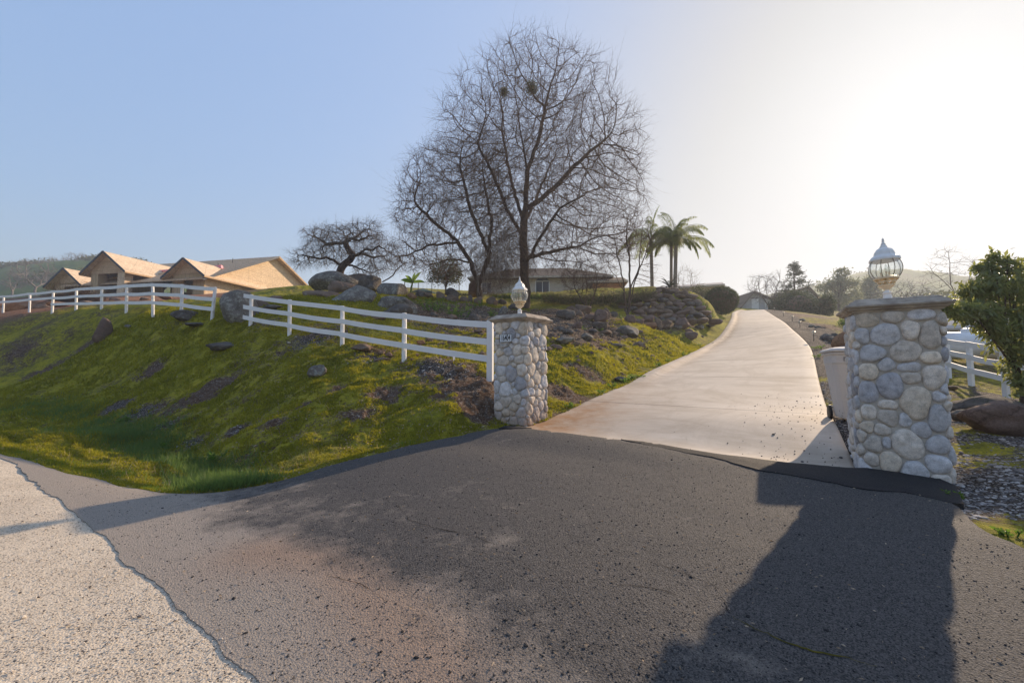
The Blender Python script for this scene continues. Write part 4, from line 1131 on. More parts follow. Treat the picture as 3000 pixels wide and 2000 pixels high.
rock_mat('rock_red', (.20,.135,.11), (.31,.22,.175), (.33,.29,.26), .62, 0)
rock_mat('rock_orange', (.30,.15,.08), (.48,.28,.16), (.5,.38,.28), .66, 0)
rock_mat('rock_dark', (.12,.10,.088), (.22,.19,.165), (.27,.27,.24), .58, .6)
def bark_mat(name, a, b, sc=5):
    n = NB(name, .95, .08); c = n.coord()
    col = n.ramp(n.noise(sc, 6, .7, n.mapv(c, (1,1,.35))), [(.3, a), (.7, b)]); n.col(col)
    n.bump(n.noise(sc*3, 5, .7, n.mapv(c, (1,1,.25))), .8, .03)
bark_mat('oak_bark', (.055,.040,.032), (.145,.105,.082)); bark_mat('oak_twig', (.125,.078,.056), (.24,.165,.125), 2)
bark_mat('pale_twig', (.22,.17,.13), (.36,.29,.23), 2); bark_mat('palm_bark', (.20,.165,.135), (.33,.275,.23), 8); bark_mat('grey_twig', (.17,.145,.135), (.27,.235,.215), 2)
def leaf_mat(name, a, b, t, fac=.4, sc=1.5, rough=.55, spec=.3):
    n = NB(name, rough, spec); c = n.coord()
    r = n.attr('rnd').outputs['Fac']
    f = n.math('ADD', n.math('MULTIPLY', r, .6), n.math('MULTIPLY', n.noise(sc, 3, .6, c), .5))
    col = n.ramp(f, [(.2, a), (.8, b)]); n.col(col)
    tc = n.mix(.6, col, t); n.translucent(tc, fac)
leaf_mat('leaf_glossy', (.075,.095,.030), (.18,.21,.07), (.46,.48,.12), .48, 2, .36, .5)
leaf_mat('leaf_dark', (.016,.028,.012), (.045,.065,.022), (.10,.13,.03), .25)
leaf_mat('leaf_olive', (.05,.06,.028), (.10,.11,.045), (.16,.17,.05), .35)
leaf_mat('verge_blade', (.20,.20,.05), (.46,.40,.12), (.55,.50,.12), .4, 2, .8, .1)
leaf_mat('leaf_hazy', (.12,.14,.09), (.22,.24,.15), (.30,.32,.16), .4)  # leaf colours paled so the distance haze is part of the tint
leaf_mat('leaf_mistletoe', (.06,.068,.02), (.13,.135,.035), (.20,.20,.05), .25)
leaf_mat('palm_leaf', (.085,.115,.03), (.20,.23,.06), (.38,.42,.10), .5)
leaf_mat('weed_leaf', (.05,.10,.015), (.11,.19,.03), (.25,.40,.05), .45, 3)
leaf_mat('grass_blade', (.05,.10,.028), (.13,.20,.05), (.28,.40,.08), .45, 2)
leaf_mat('moss_blade', (.10,.11,.012), (.34,.31,.025), (.52,.47,.04), .45, .9, .8, .1)
leaf_mat('dry_leaf', (.20,.14,.09), (.50,.40,.29), (.4,.3,.2), .2, 5, .8, .1)
leaf_mat('hedge_leaf', (.025,.038,.014), (.06,.075,.022), (.14,.16,.03), .3)
leaf_mat('needle_leaf', (.022,.038,.022), (.055,.075,.040), (.10,.13,.05), .25)
def pebble_mat():
    n = NB('pebble', .9, .15); r = n.attr('rnd').outputs['Fac']
    n.col(n.ramp(r, [(0., (.06,.052,.052)), (.35, (.17,.15,.14)), (.7, (.30,.265,.24)), (1., (.52,.48,.44))]))
pebble_mat()

# ================================================================ ROCKS
_ICO = {}
def ico(n):
    if n not in _ICO:
        bm = bmesh.new(); bmesh.ops.create_icosphere(bm, subdivisions=n, radius=1); bm.verts.ensure_lookup_table()
        _ICO[n] = (np.array([v.co[:] for v in bm.verts]), np.array([[v.index for v in f.verts] for f in bm.faces])); bm.free()
    return _ICO[n]
def rock_verts(seed, sub=4, planes=13, rough=.13, p=12):
    V, F = ico(sub); g = np.random.default_rng(seed)
    Nn = g.normal(size=(planes,3)); Nn /= np.linalg.norm(Nn,axis=1)[:,None]; h = g.uniform(.70, 1.0, planes)
    d = np.maximum(0, V@Nn.T/h); r = (np.sum(d**p,1)+.55**p)**(-1/p)
    r = np.minimum(r, 1.25)
    q = V*1.7+seed*3.1
    nz = fbm(q[:,0]+q[:,2]*.7, q[:,1]-q[:,2]*.6, seed%97, 4)-.5
    q = V*5+seed; nz2 = fbm(q[:,0]+q[:,2]*.7, q[:,1]-q[:,2]*.6, seed%89+5, 3)-.5
    r = r*(1+nz*rough*2.6+nz2*rough*.7)
    W = V*r[:,None]; W /= np.abs(W).max(0); return W, F
def rock(label, px, py, wpx, hpx, mat='rock_brown', D=None, deep=.8, seed=None, rot=None, lean=0, group=None, name='boulder', sink=.12, planes=13, cat='boulder', rough=.13):
    seed = seed if seed is not None else int(px*7+py*13) % 9973
    g = np.random.default_rng(seed+1)
    b = hit(px, py) if D is None else P(px, py, D)
    D = b[1]; k = D/1333.0; w = wpx*k*math.sqrt(1+((px-1500)/1333)**2)*.5+wpx*k*.5; h = hpx*k
    W, F = rock_verts(seed, 4 if wpx > 45 else 3, planes, rough)
    a = rot if rot is not None else g.uniform(0, 6.28)
    ca, sa = math.cos(a), math.sin(a); W = np.stack([W[:,0]*ca-W[:,1]*sa, W[:,0]*sa+W[:,1]*ca, W[:,2]], -1); W /= np.abs(W).max(0)
    hh = h*(1+sink*2)
    W = W*np.array([w/2, w/2*deep, hh/2])
    W[:,0] += lean*(W[:,2]/hh+.5)*h
    # the base of the picture outline is the front foot of the stone
    r = np.hypot(b[0], b[1]); c = (b[0]*(1+w*.36*deep/r), b[1]*(1+w*.36*deep/r))
    gz = Hs(*c); z0 = min(b[2], gz) if hpx > 20 else gz
    o = mesh_from(name, W+np.array([0,0,hh/2-h*sink*1.2]), F, mat, sm=True)
    o.location = (c[0], c[1], z0)
    return tag(o, label, cat, group)
G1 = 'boulders piled on the rise above the fence'; G2 = 'rocks scattered over the garden slope'; G3 = 'stones lying in the mossy bank'; G4 = 'stones along the gravel edge of the driveway'; G5 = 'rocks on the bare orange soil beyond the fence'
rock('tall grey lichen covered boulder filling the gap between the two fences', 696, 954, 128, 124, 'rock_grey', 17.0, .8, 44, 1.1, -.05, None, planes=16, rough=.08)
rock('low brown boulder behind the first post of the lower fence', 757, 938, 92, 60, 'rock_brown', 18.2, .8, 12)
rock('angular flat grey rock beside the tall fence gap boulder', 545, 944, 76, 36, 'rock_dark', None, .8, 5, group=G3)
rock('thin dark stone slab at the foot of the tall boulder', 580, 958, 62, 12, 'rock_dark', None, .8, 6, group=G3)
rock('purple brown pointed rock leaning out of the upper bank', 290, 1003, 50, 70, 'rock_red', None, .8, 19, lean=.25, group=G3, planes=7)
rock('long flat grey stone set in the middle of the bank', 657, 1027, 96, 26, 'rock_dark', None, .6, 15, group=G3)
rock('lichen spotted stone half buried low in the bank', 928, 1104, 60, 34, 'rock_grey', None, .7, 16, lean=.3, group=G3)
rock('small grey stone in the moss near the leaning rock', 376, 960, 18, 9, 'rock_grey', None, .7, group=G3)
rock('long low brown rock under the third span of the lower fence', 1062, 1036, 66, 20, 'rock_brown', None, .7, 21, group=G3)
rock('brown wedge shaped rock below the fence post in the moss', 1118, 1054, 56, 15, 'rock_brown', None, .7, 22, group=G3)
rock('pale rounded stone touching the long low fence rock', 1117, 1037, 24, 13, 'rock_brown', None, .7, 23, group=G3)
rock('small dark stone right above the brown wedge rock', 1141, 1041, 22, 14, 'rock_red', None, .7, 24, group=G3)
rock('brown lump of soil and stone near the end post', 1345, 1092, 26, 17, 'rock_brown', None, .8, 26, group=G3)
rock('huge domed dark boulder crowning the pile under the gnarled oak', 985, 842, 148, 54, 'rock_grey', 28.5, .9, 31, 0, 0, G1, planes=8, rough=.05, sink=.25)
rock('smooth sloping brown boulder on the far side of the pile', 1050, 846, 112, 46, 'rock_brown', 29.5, .9, 32, .5, .1, G1, planes=7, rough=.05, sink=.3)
rock('grey brown boulder wedged in the middle of the pile', 1008, 866, 92, 46, 'rock_brown', 25, .8, 33, None, 0, G1, sink=.2)
rock('warm brown boulder with yellow lichen at the near end of the pile', 944, 890, 120, 52, 'rock_brown', 22.5, .8, 34, .3, 0, G1, planes=9, rough=.06)
rock('largest pale lichen boulder standing at the front of the pile', 1035, 908, 146, 76, 'rock_grey', 20.5, .8, 35, 1.2, .12, G1, planes=9, rough=.06)
rock('dark overhanging boulder tucked behind the lichen boulder', 1088, 856, 74, 50, 'rock_dark', 27, .8, 36, None, 0, G1)
rock('rounded boulder with tan underside at the far end of the pile', 1154, 866, 100, 42, 'rock_grey', 25.5, .8, 37, .6, 0, G1, planes=9, rough=.06)
rock('long lichen boulder lying behind the fence below the rounded one', 1172, 922, 142, 60, 'rock_grey', 20.0, .7, 38, .1, 0, G1, planes=10)
rock('blocky boulder leaning against the long lichen boulder', 1166, 930, 96, 44, 'rock_dark', 18.8, .7, 39, .7, 0, G1)
rock('low brown boulder seen between the top and middle fence rails', 1078, 953, 112, 34, 'rock_brown', 18.0, .7, 40, .2, 0, G1)
rock('tan split stone beside the rounded far boulder', 1207, 867, 30, 18, 'rock_orange', 25.3, .8, 42, None, 0, G1)
rock('small purple rock on the grass between boulder pile and tall boulder', 806, 881, 40, 18, 'rock_red', None, .8, 43, None, 0, G1)
rock('flat dark slab low in the grass behind the lower fence', 800, 905, 70, 12, 'rock_dark', None, .8, 44, None, 0, G1)
TOP = [(1232,872,36,24,'dark squat'),(1258,874,26,16,'brown rounded'),(1290,876,34,22,'black weathered'),(1326,864,42,30,'square topped tan'),(1322,886,48,26,'broad dark'),(1358,882,30,22,'grey domed'),(1378,879,14,24,'thin upright pale'),(1400,884,26,22,'cracked brown')]
for i, (x, y, w_, h_, d_) in enumerate(TOP):
    rock(d_+' rock in the row below the iron railing', x, y, w_, h_, 'rock_dark' if i % 3 == 0 else 'rock_brown', 27-.3*(y-864)/5, .8, 50+i, None, 0, 'rocks in a row below the iron railing')
rock('tall brown standing stone beside the trunk of the smaller oak', 1383, 868, 36, 50, 'rock_red', 29.5, .8, 60, None, .1, G2)
SC = [(1440,892,34,28,'rock_brown','brown boulder right of the smaller oak trunk'),(1453,895,14,20,'rock_orange','thin tan stone beside the smaller oak trunk'),(1470,890,32,16,'rock_dark','dark flat stone uphill of the number plate pillar lantern'),
(1476,922,34,26,'rock_grey','rounded grey stone just above the pillar coping'),(1506,906,38,22,'rock_dark','dark broken rock behind the numbered pillar lantern'),(1389,943,44,28,'rock_dark','dark pointed rock above the top fence rail'),(1322,937,34,16,'rock_brown','brown stone among the weeds above the fence'),(1272,930,28,14,'rock_dark','dark stone under the green weeds above the fence'),
(1655,935,62,34,'rock_dark','broad dark boulder left end of the upper rock row'),(1676,920,44,24,'rock_brown','sloping brown boulder behind the broad dark one'),(1706,920,54,30,'rock_brown','long arched boulder beside the bare bush'),(1698,930,30,22,'rock_brown','rounded tan stone in front of the arched boulder'),
(1724,941,34,22,'rock_red','round red brown stone in the upper row'),(1758,946,46,40,'rock_red','largest upright red boulder left of the multi stemmed tree'),(1777,937,26,36,'rock_brown','narrow leaning stone behind the upright red boulder'),(1796,932,28,20,'rock_dark','dark stone at the foot of the multi stemmed tree'),
(1843,949,40,29,'rock_red','dome shaped red rock just right of the multi stemmed tree'),(1874,949,28,19,'rock_red','crumbly red rock between the dome and the terrace wall'),(1898,944,36,18,'rock_red','low lumpy red rock below the terrace wall'),(1908,962,44,21,'rock_orange','loaf shaped tan rock on the grass below the terrace'),
(1932,963,26,29,'rock_brown','upright brown stone next to the loaf shaped rock'),(1956,957,38,27,'rock_brown','grey brown boulder behind the big rounded one'),(1996,968,56,39,'rock_red','biggest rounded boulder below the terrace wall'),(1953,966,22,9,'rock_brown','small flat stone left of the biggest rounded boulder'),
(1988,969,28,11,'rock_grey','grey pebble like stone in front of the biggest rounded boulder'),(2019,972,24,12,'rock_red','small red stone right of the biggest rounded boulder'),(2037,975,16,14,'rock_dark','small dark stone uphill from the red wedge rock'),(2051,967,32,15,'rock_grey','low grey oval stone near the kerb'),
(2026,992,36,24,'rock_red','red wedge shaped rock on the grass near the kerb'),(2082,953,26,9,'rock_dark','flat dark stone highest up near the kerb'),(1640,966,46,15,'rock_dark','flat black rock in the mulch right of the pillar'),(1668,965,14,13,'rock_dark','small dark stone touching the flat black rock'),
(1693,964,38,21,'rock_red','jagged brown rock in the mulch'),(1757,967,50,24,'rock_dark','rough dark outcrop in the mulch centre'),(1669,981,44,17,'rock_dark','low wide stone in the mulch below the flat black rock'),(1738,975,28,13,'rock_dark','small rough stone below the dark outcrop'),
(1719,993,42,22,'rock_grey','grey rock at the edge of mulch and grass'),(1776,980,38,14,'rock_brown','flat brown stone right of the grey mulch edge rock'),(1801,982,15,13,'rock_brown','little brown stone beside the long grey rock'),(1838,981,76,28,'rock_grey','long hump backed grey rock in the middle of the slope'),
(1826,991,28,10,'rock_brown','thin brown stone below the long hump backed rock'),(1655,1017,60,20,'rock_grey','greenish flat rock on the grass beside the pillar'),(1627,1027,42,17,'rock_red','reddish rock touching the greenish flat rock'),(1808,1015,40,15,'rock_dark','dark ledge stone at the top of the grassy cut'),
(1817,1107,38,15,'rock_dark','dark stone low on the cut beside the driveway'),(1190,1052,20,7,'rock_brown','tiny stone by the second lower fence post'),(1357,1010,26,9,'rock_grey','small grey stone seen through the last fence span'),(1402,972,28,11,'rock_brown','brown stone seen near the end post'),(1232,1010,26,14,'rock_orange','tan stone just behind the lowest rail'),(1330,1010,44,15,'rock_red','flat red stone behind the lowest rail'),(1362,985,22,9,'rock_grey','grey stone in the sunny grass behind the fence')]
for (x, y, w_, h_, mt, lab) in SC: rock(lab, x, y, w_, h_, mt, None, .8, None, None, 0, G2)
for (x, y, w_, h_, mt, lab) in [(2421,991,36,18,'rock_grey','grey domed stone in the cluster right of the first path light'),(2427,998,34,14,'rock_dark','flat dark stone at the front of the path light cluster'),(2441,1004,32,13,'rock_dark','lowest stone of the cluster beside the brown boulder'),(2446,990,24,15,'rock_dark','dark stone behind the cluster right of the path light'),
   (2377,960,24,9,'rock_grey','pale flat stone beyond the second path light'),(2396,966,22,8,'rock_grey','grey slab between path light and evergreen bushes'),(2411,966,16,8,'rock_dark','small stone next to the grey slab'),(2350,943,18,7,'rock_grey','small pale stone by the third path light')]:
    rock(lab, x, y, w_, h_, mt, None, .8, None, None, 0, G4)
rock('orange brown boulder half hidden behind the big pillar', 2476, 1036, 82, 66, 'rock_orange', 15.5, .8, 71, .5, .2, None)
rock('long dark boulder at the foot of the weathered fence', 2858, 1192, 214, 66, 'rock_dark', 8.9, .55, 72, .1, 0, None, planes=8, rough=.10)
rock('grey stone between the two big boulders in the gravel', 2832, 1224, 80, 36, 'rock_grey', 7.9, .7, 73)
rock('red brown angular boulder in the gravel at the frame edge', 2945, 1262, 200, 92, 'rock_red', 6.8, .7, 79, 2.2, 0, None, planes=8, rough=.11)
rock('small stone under the weathered fence behind the long boulder', 2788, 1120, 28, 12, 'rock_brown', 11.5, .8, 75)
for (x, y, w_, h_, mt, lab, D) in [(58,916,76,36,'rock_orange','orange boulder in the bare soil at the frame edge',36),(100,912,54,34,'rock_orange','second orange boulder behind the leftmost fence spans',37),(128,915,52,26,'rock_brown','brown boulder behind the fourth fence post',34),(170,914,52,18,'rock_orange','low crumbling orange rock behind the fence',33),
   (215,903,46,22,'rock_brown','grey brown block under the brush pile',36),(262,902,66,26,'rock_brown','broad flat brown block beside the brush pile',36),(335,890,34,16,'rock_red','dark red stone behind the middle of the upper fence',36),(484,880,38,15,'rock_orange','orange stone below the unfinished house',38),(424,879,26,10,'rock_brown','small brown stone below the unfinished house porch',39)]:
    rock(lab, x, y, w_, h_, mt, D, .8, None, None, 0, G5)

# terrace wall of stacked field stones
def terrace():
    c0 = P(1950, 945, 30); root = thing('terrace_wall', 'dry stacked field stone terrace wall below the palms', 'retaining wall', c0)
    g = random.Random(8); rows = [(948,1890,2082,15),(936,1840,2084,15),(923,1800,2078,15),(911,1775,2062,14),(899,1760,2046,13),(887,1800,2030,13),(875,1880,2010,13),(864,1905,1995,12),(855,1912,1975,11)]
    n = 0
    for ri, (y, x0, x1, h) in enumerate(rows):
        x = x0+g.uniform(0, 12)
        while x < x1 and n < 98:
            w_ = g.uniform(22, 44); 
            if g.random() < .25: w_ *= .6
            t = (y-855)/93
            D = 33.2-3.4*t + max(0, (x-2040)/60)*2.2 + (1.5 if x < 1850 else 0)*(1850-x)/80
            p = P(x+w_/2, y+g.uniform(-3,3), D); k = D/1333
            W, F = rock_verts(300+n, 3, 10, .05, 7)
            a = g.uniform(-.25, .25)
            W = W*np.array([w_*k*.56, w_*k*.5, h*k*g.uniform(.62,.8)])
            ca, sa = math.cos(a), math.sin(a); W = np.stack([W[:,0]*ca-W[:,2]*sa, W[:,1], W[:,0]*sa+W[:,2]*ca], -1)
            o = mesh_from('stone', W, F, g.choice(['rock_brown','rock_red','rock_brown','rock_dark']), root, sm=True)
            o.location = Vector(p)-Vector(c0)+Vector((0,0,h*k*.5)); x += w_*.93; n += 1
terrace()

# ================================================================ TREES: vectorised limbs and leaves
def frusta(P0, P1, r0, r1, k):
    P0 = np.asarray(P0); P1 = np.asarray(P1); n = len(P0)
    d = P1-P0; L = np.linalg.norm(d,axis=1,keepdims=True); d = d/np.maximum(L,1e-9)
    up = np.where(np.abs(d[:,2:3]) > .9, np.array([[1.,0,0]]), np.array([[0,0,1.]]))
    a = np.cross(d, up); a /= np.linalg.norm(a,axis=1,keepdims=True); b = np.cross(d, a)
    t = np.arange(k)*2*np.pi/k
    ring = a[:,None]*np.cos(t)[None,:,None]+b[:,None]*np.sin(t)[None,:,None]
    V = np.concatenate([P0[:,None]+ring*np.asarray(r0)[:,None,None], P1[:,None]+ring*np.asarray(r1)[:,None,None]],1)
    base = (np.arange(n)*2*k)[:,None]; j = np.arange(k)
    F = np.stack([base+j, base+(j+1)%k, base+k+(j+1)%k, base+k+j], -1).reshape(-1,4)
    return V.reshape(-1,3), F
def join(parts):
    Vs, Fs = [], []; o = 0
    for V, F in parts:
        if len(V): Vs.append(V); Fs.append(F+o); o += len(V)
    return np.concatenate(Vs), np.concatenate(Fs)
def colonize(nodes, par, att, step, di, dk, g, iters=160, grav=0.0, wob=.12, maxn=9000):
    nodes = [np.array(p, float) for p in nodes]; par = list(par)
    A = att.copy(); N = np.array(nodes)
    d = np.linalg.norm(A[:,None]-N[None],axis=2); near = d.argmin(1); nd = d.min(1)
    alive = np.ones(len(A), bool); kids = {}
    for it in range(iters):
        m = alive & (nd < di)
        if not m.any(): break
        vec = A[m]-N[near[m]]; vec /= np.maximum(np.linalg.norm(vec,axis=1,keepdims=True),1e-6)
        idx = near[m]; acc = np.zeros((len(N),3)); np.add.at(acc, idx, vec)
        src = np.unique(idx); dirs = acc[src]; ln = np.linalg.norm(dirs,axis=1); ok = ln > .15
        src = src[ok]; dirs = dirs[ok]/ln[ok][:,None]
        dirs = dirs+g.normal(size=dirs.shape)*wob+np.array([0,0,grav]); dirs /= np.linalg.norm(dirs,axis=1,keepdims=True)
        keep = [i for i, s in enumerate(src) if kids.get(int(s), 0) < 3]
        if not keep: break
        src = src[keep]; dirs = dirs[keep]
        for s in src: kids[int(s)] = kids.get(int(s), 0)+1
        new = N[src]+dirs*step; o = len(N); par += list(src); N = np.concatenate([N, new])
        dn = np.linalg.norm(A[:,None]-new[None],axis=2); j = dn.argmin(1); dm = dn.min(1); b = dm < nd
        near[b] = j[b]+o; nd[b] = dm[b]; alive &= nd > dk
        if len(N) > maxn: break
    return N, np.array(par)
def radii(N, par, tip, ex):
    n = len(N); acc = np.zeros(n)
    ch = np.zeros(n, int); np.add.at(ch, par[par >= 0], 1)
    for i in range(n-1, -1, -1):
        if ch[i] == 0: acc[i] = tip**ex
        if par[i] >= 0: acc[par[i]] += acc[i]
    return acc**(1/ex)
def sprays(pts, dirs, g, ln, r0, seg=3, droop=0., spread=.7, side=2, upw=.0):
    """little twigs with side twiglets, as frusta end points"""
    n = len(pts); p = pts.copy(); d = dirs+g.normal(size=dirs.shape)*spread+np.array([0,0,upw]); d /= np.linalg.norm(d,axis=1,keepdims=True)
    L = g.uniform(.5, 1.25, n)*ln; out = []; r = np.full(n, r0)
    for s in range(seg):
        d = d+g.normal(size=d.shape)*.20+np.array([0,0,-droop]); d /= np.linalg.norm(d,axis=1,keepdims=True)
        q = p+d*(L/seg)[:,None]; r2 = r*.68; out.append((p, q, r, r2))
        for _ in range(side):
            sd = d+g.normal(size=d.shape)*.5; sd /= np.linalg.norm(sd,axis=1,keepdims=True)
            out.append((q, q+sd*(L/seg*g.uniform(.5,1.1,n))[:,None], r2*.75, r2*.4))
        p, r = q, r2
    return [np.concatenate([o[i] for o in out]) for i in range(4)]
def ell(g, c, r, n, shell=.0):
    v = g.normal(size=(n,3)); v /= np.linalg.norm(v,axis=1,keepdims=True); v *= (g.uniform(shell**3,1,n)**(1/3))[:,None]
    return np.array(c)+v*np.array(r)
def bare_tree(name, label, skel, lobes, g_seed, step, di, dk, tip, ex=2.3, twig=.7, twr=.006, ntw=2, droop=.0, group=None, bark='oak_bark', tw='oak_twig', cat='tree', wob=.10, side=2, spread=.5, maxn=9000, minr=0, grav=0, up=.0, shoots=0):
    """skel: list of polylines (world points); the first starts at the ground"""
    g = np.random.default_rng(g_seed); base = Vector(skel[0][0])
    nodes = []; par = []
    for pl in skel:
        pl = [np.array(p, float) for p in pl]
        if nodes:
            dd = [np.linalg.norm(pl[0]-q) for q in nodes]; prev = int(np.argmin(dd)); start = nodes[prev]
        else: prev = -1; start = None
        last = start
        for i, p in enumerate(pl):
            if last is None: nodes.append(p); par.append(-1); prev = 0; last = p; continue
            L = np.linalg.norm(p-last); k = max(1, int(L/step))
            for j in range(1, k+1):
                q = last+(p-last)*j/k + (g.normal(size=3)*step*.10 if j < k else 0)
                nodes.append(q); par.append(prev); prev = len(nodes)-1
            last = p
    att = np.concatenate([ell(g, c, r, n) for c, r, n in lobes])
    N, par = colonize(nodes, par, att, step, di, dk, g, wob=wob, maxn=maxn, grav=grav)
    r = radii(N, par, tip, ex)
    root = thing(name, label, cat, base, 0, group)
    i = np.arange(1, len(N)) if par[0] == -1 else np.arange(len(N)); i = i[par[i] >= 0]
    a, b = N[par[i]], N[i]; ra, rb = np.minimum(r[par[i]], r[i]*1.35), r[i]
    big = rb > tip*3.0
    O = np.array(base)
    pt = []
    m = big & (rb > .05)
    e = (b-a)*.06
    if m.any(): pt.append(frusta((a-e)[m]-O, (b+e)[m]-O, ra[m], rb[m], 9))
    m = big & (rb <= .05)
    if m.any(): pt.append(frusta(a[m]-O, b[m]-O, ra[m], rb[m], 6))
    V, F = join(pt); mesh_from('trunk', V, F, bark, root, sm=True)
    pt = []
    if (~big).any(): pt.append(frusta(a[~big]-O, b[~big]-O, ra[~big], rb[~big], 4))
    sel = i[r[i] < tip*2.6]
    P_ = np.repeat(N[sel], ntw, 0); Dd = np.repeat(N[sel]-N[par[sel]], ntw, 0); Dd /= np.linalg.norm(Dd,axis=1,keepdims=True)
    s = sprays(P_, Dd, g, twig, twr, droop=droop, side=side, spread=spread, upw=up); pt.append(frusta(s[0]-O, s[1]-O, s[2], s[3], 3))
    if shoots:
        tip_i = i[r[i] < tip*1.6]; tip_i = g.choice(tip_i, min(shoots, len(tip_i)), replace=False)
        dd_ = N[tip_i]-N[par[tip_i]]; dd_ /= np.linalg.norm(dd_,axis=1,keepdims=True)
        s = sprays(N[tip_i], dd_, g, 2.3, twr*1.15, 5, 0, .28, 2, .35); pt.append(frusta(s[0]-O, s[1]-O, s[2], s[3], 3))
    V, F = join(pt); mesh_from('crown', V, F, tw, root)
    return root, N, par, r
def leaves(name, C, n_, size, mat, parent=None, g=None, aspect=.45, droop=0., O=None, fold=True, dirs=None, jit=.0):
    """leaf shaped quads at points C"""
    g = g or np.random.default_rng(3); n = len(C); O = np.zeros(3) if O is None else np.array(O)
    d = g.normal(size=(n,3)) if dirs is None else dirs+g.normal(size=(n,3))*jit
    d[:,2] -= droop; d /= np.linalg.norm(d,axis=1,keepdims=True)
    s = np.cross(d, g.normal(size=(n,3))); s /= np.linalg.norm(s,axis=1,keepdims=True)
    L = g.uniform(.7, 1.25, n)[:,None]*size; W = L*aspect
    c = C-O
    nrm = np.cross(d, s)
    V = np.stack([c, c+d*L*.5+s*W*.5+nrm*W*.12, c+d*L-nrm*L*.08, c+d*L*.5-s*W*.5+nrm*W*.12], 1).reshape(-1,3)
    F = np.arange(n*4).reshape(n,4)
    return mesh_from(name, V, F, mat, parent, attrs={'rnd': np.repeat(g.random(n), 4)})
def px_l(px, py, D, rx, rz, ry=None, n=500):
    k = D/1333; return (P(px, py, D), (rx*k, (ry or (rx+rz)/2)*k, rz*k), n)

# ---- the two bare oaks in the middle
T = lambda *a: [P(*q) for q in a]
oak, N_, par_, r_ = bare_tree('bare_oak', 'tallest bare oak with two mistletoe balls in its crown', [
    T((1541,918,29),(1540,840,29),(1535,760,29),(1534,690,29),(1540,600,29),(1544,500,29),(1534,430,29)),
    T((1538,780,29),(1580,700,28),(1640,610,27)), T((1545,610,29),(1620,554,29),(1685,483,29.5),(1783,400,30)),
    T((1535,700,29),(1480,600,28),(1440,500,27.5),(1400,420,27)), T((1544,500,29),(1580,400,30),(1600,300,30.5)), T((1540,650,29),(1580,560,31.5),(1640,420,33)),
    T((1536,760,29),(1600,740,30),(1700,720,31)), T((1534,650,29),(1500,540,31),(1470,380,32))],
    [px_l(1560,300,29,160,200,150,650), px_l(1640,440,29,240,200,200,1350), px_l(1480,400,29,220,190,190,1150), px_l(1700,580,29,215,170,180,1200), px_l(1660,720,29,215,90,150,1000), px_l(1560,600,29,180,190,200,900), px_l(1780,420,30,120,130,100,380), px_l(1450,250,29,130,90,100,90), px_l(1690,240,29,130,100,100,130), px_l(1560,170,29,150,70,100,90)],
    5, .33, 2.4, .42, .0125, 2.3, 1.05, .0066, 3, .0, 'bare oaks beside the beige house', side=2, maxn=11500, up=.22, shoots=420)
for (px, py, rr, q) in ((1558,258,24,1500),(1476,270,16,750)):
    c = np.array(P(px, py, 29)); g = np.random.default_rng(px); k = 29/1333
    C = ell(g, c, (rr*k, rr*k, rr*1.3*k), q); C = c+(C-c)*g.uniform(.45,1,(q,1))
    leaves('mistletoe', C, q, .11, 'leaf_mistletoe', oak, g, .35, .3, O=oak.location)
oak2, *_ = bare_tree('bare_oak', 'smaller spreading bare oak hung with vines beside the tallest oak', [
    T((1405,886,28.5),(1400,830,28.5),(1375,760,28.3),(1330,690,28)), T((1400,840,28.5),(1430,760,28.5),(1440,650,28.5),(1420,540,29)),
    T((1340,705,28),(1270,650,27.5),(1215,590,27)), T((1345,710,28),(1250,720,27),(1190,750,26.5)), T((1430,740,28.5),(1380,620,27.5),(1350,500,27)), T((1380,770,28.3),(1320,760,29.5),(1250,775,30))],
    [px_l(1330,540,28,160,130,150,1700), px_l(1260,620,27.5,115,125,130,1500), px_l(1400,620,28,120,150,150,1400), px_l(1250,740,27.5,115,60,110,900), px_l(1400,460,28,90,80,100,600), px_l(1350,770,28,120,50,120,700)],
    6, .31, 2.2, .40, .0115, 2.3, .85, .0068, 3, .03, 'bare oaks beside the beige house', side=2, maxn=8500, up=.15, shoots=260)
g = np.random.default_rng(4)      # pale vines hanging from the smaller oak and the limbs between
m = MB()
for k in range(46):
    x0 = g.uniform(1385, 1500); y0 = g.uniform(600, 760); D = g.uniform(26.5, 29); x1 = x0+g.uniform(-50, 50); y1 = y0+g.uniform(60, 170)
    pts = []
    for t in np.linspace(0, 1, 9):
        pts.append(Vector(P(x0+(x1-x0)*t+math.sin(t*math.pi)*g.uniform(-6,6)+math.sin(t*7+k)*3, y0+(min(y1,890)-y0)*(t if k % 5 else math.sin(t*math.pi)*.9), D))-oak2.location)
    m.tube(pts, .011 if k % 4 else .020, 4)
m.build('hanging_vine', 'pale_twig', oak2)
C = np.concatenate([ell(g, P(1500,750,28.5), (1.6,1.2,1.9), 2600), ell(g, P(1440,800,28.2), (1.3,1,1.5), 2000)])
d = g.normal(size=C.shape); s = sprays(C, d/np.linalg.norm(d,axis=1,keepdims=True), g, .6, .006, 3, .12, .8, 1)
V, F = frusta(s[0]-np.array(oak2.location), s[1]-np.array(oak2.location), s[2], s[3], 3); mesh_from('tangled_twigs', V, F, 'oak_twig', oak2)
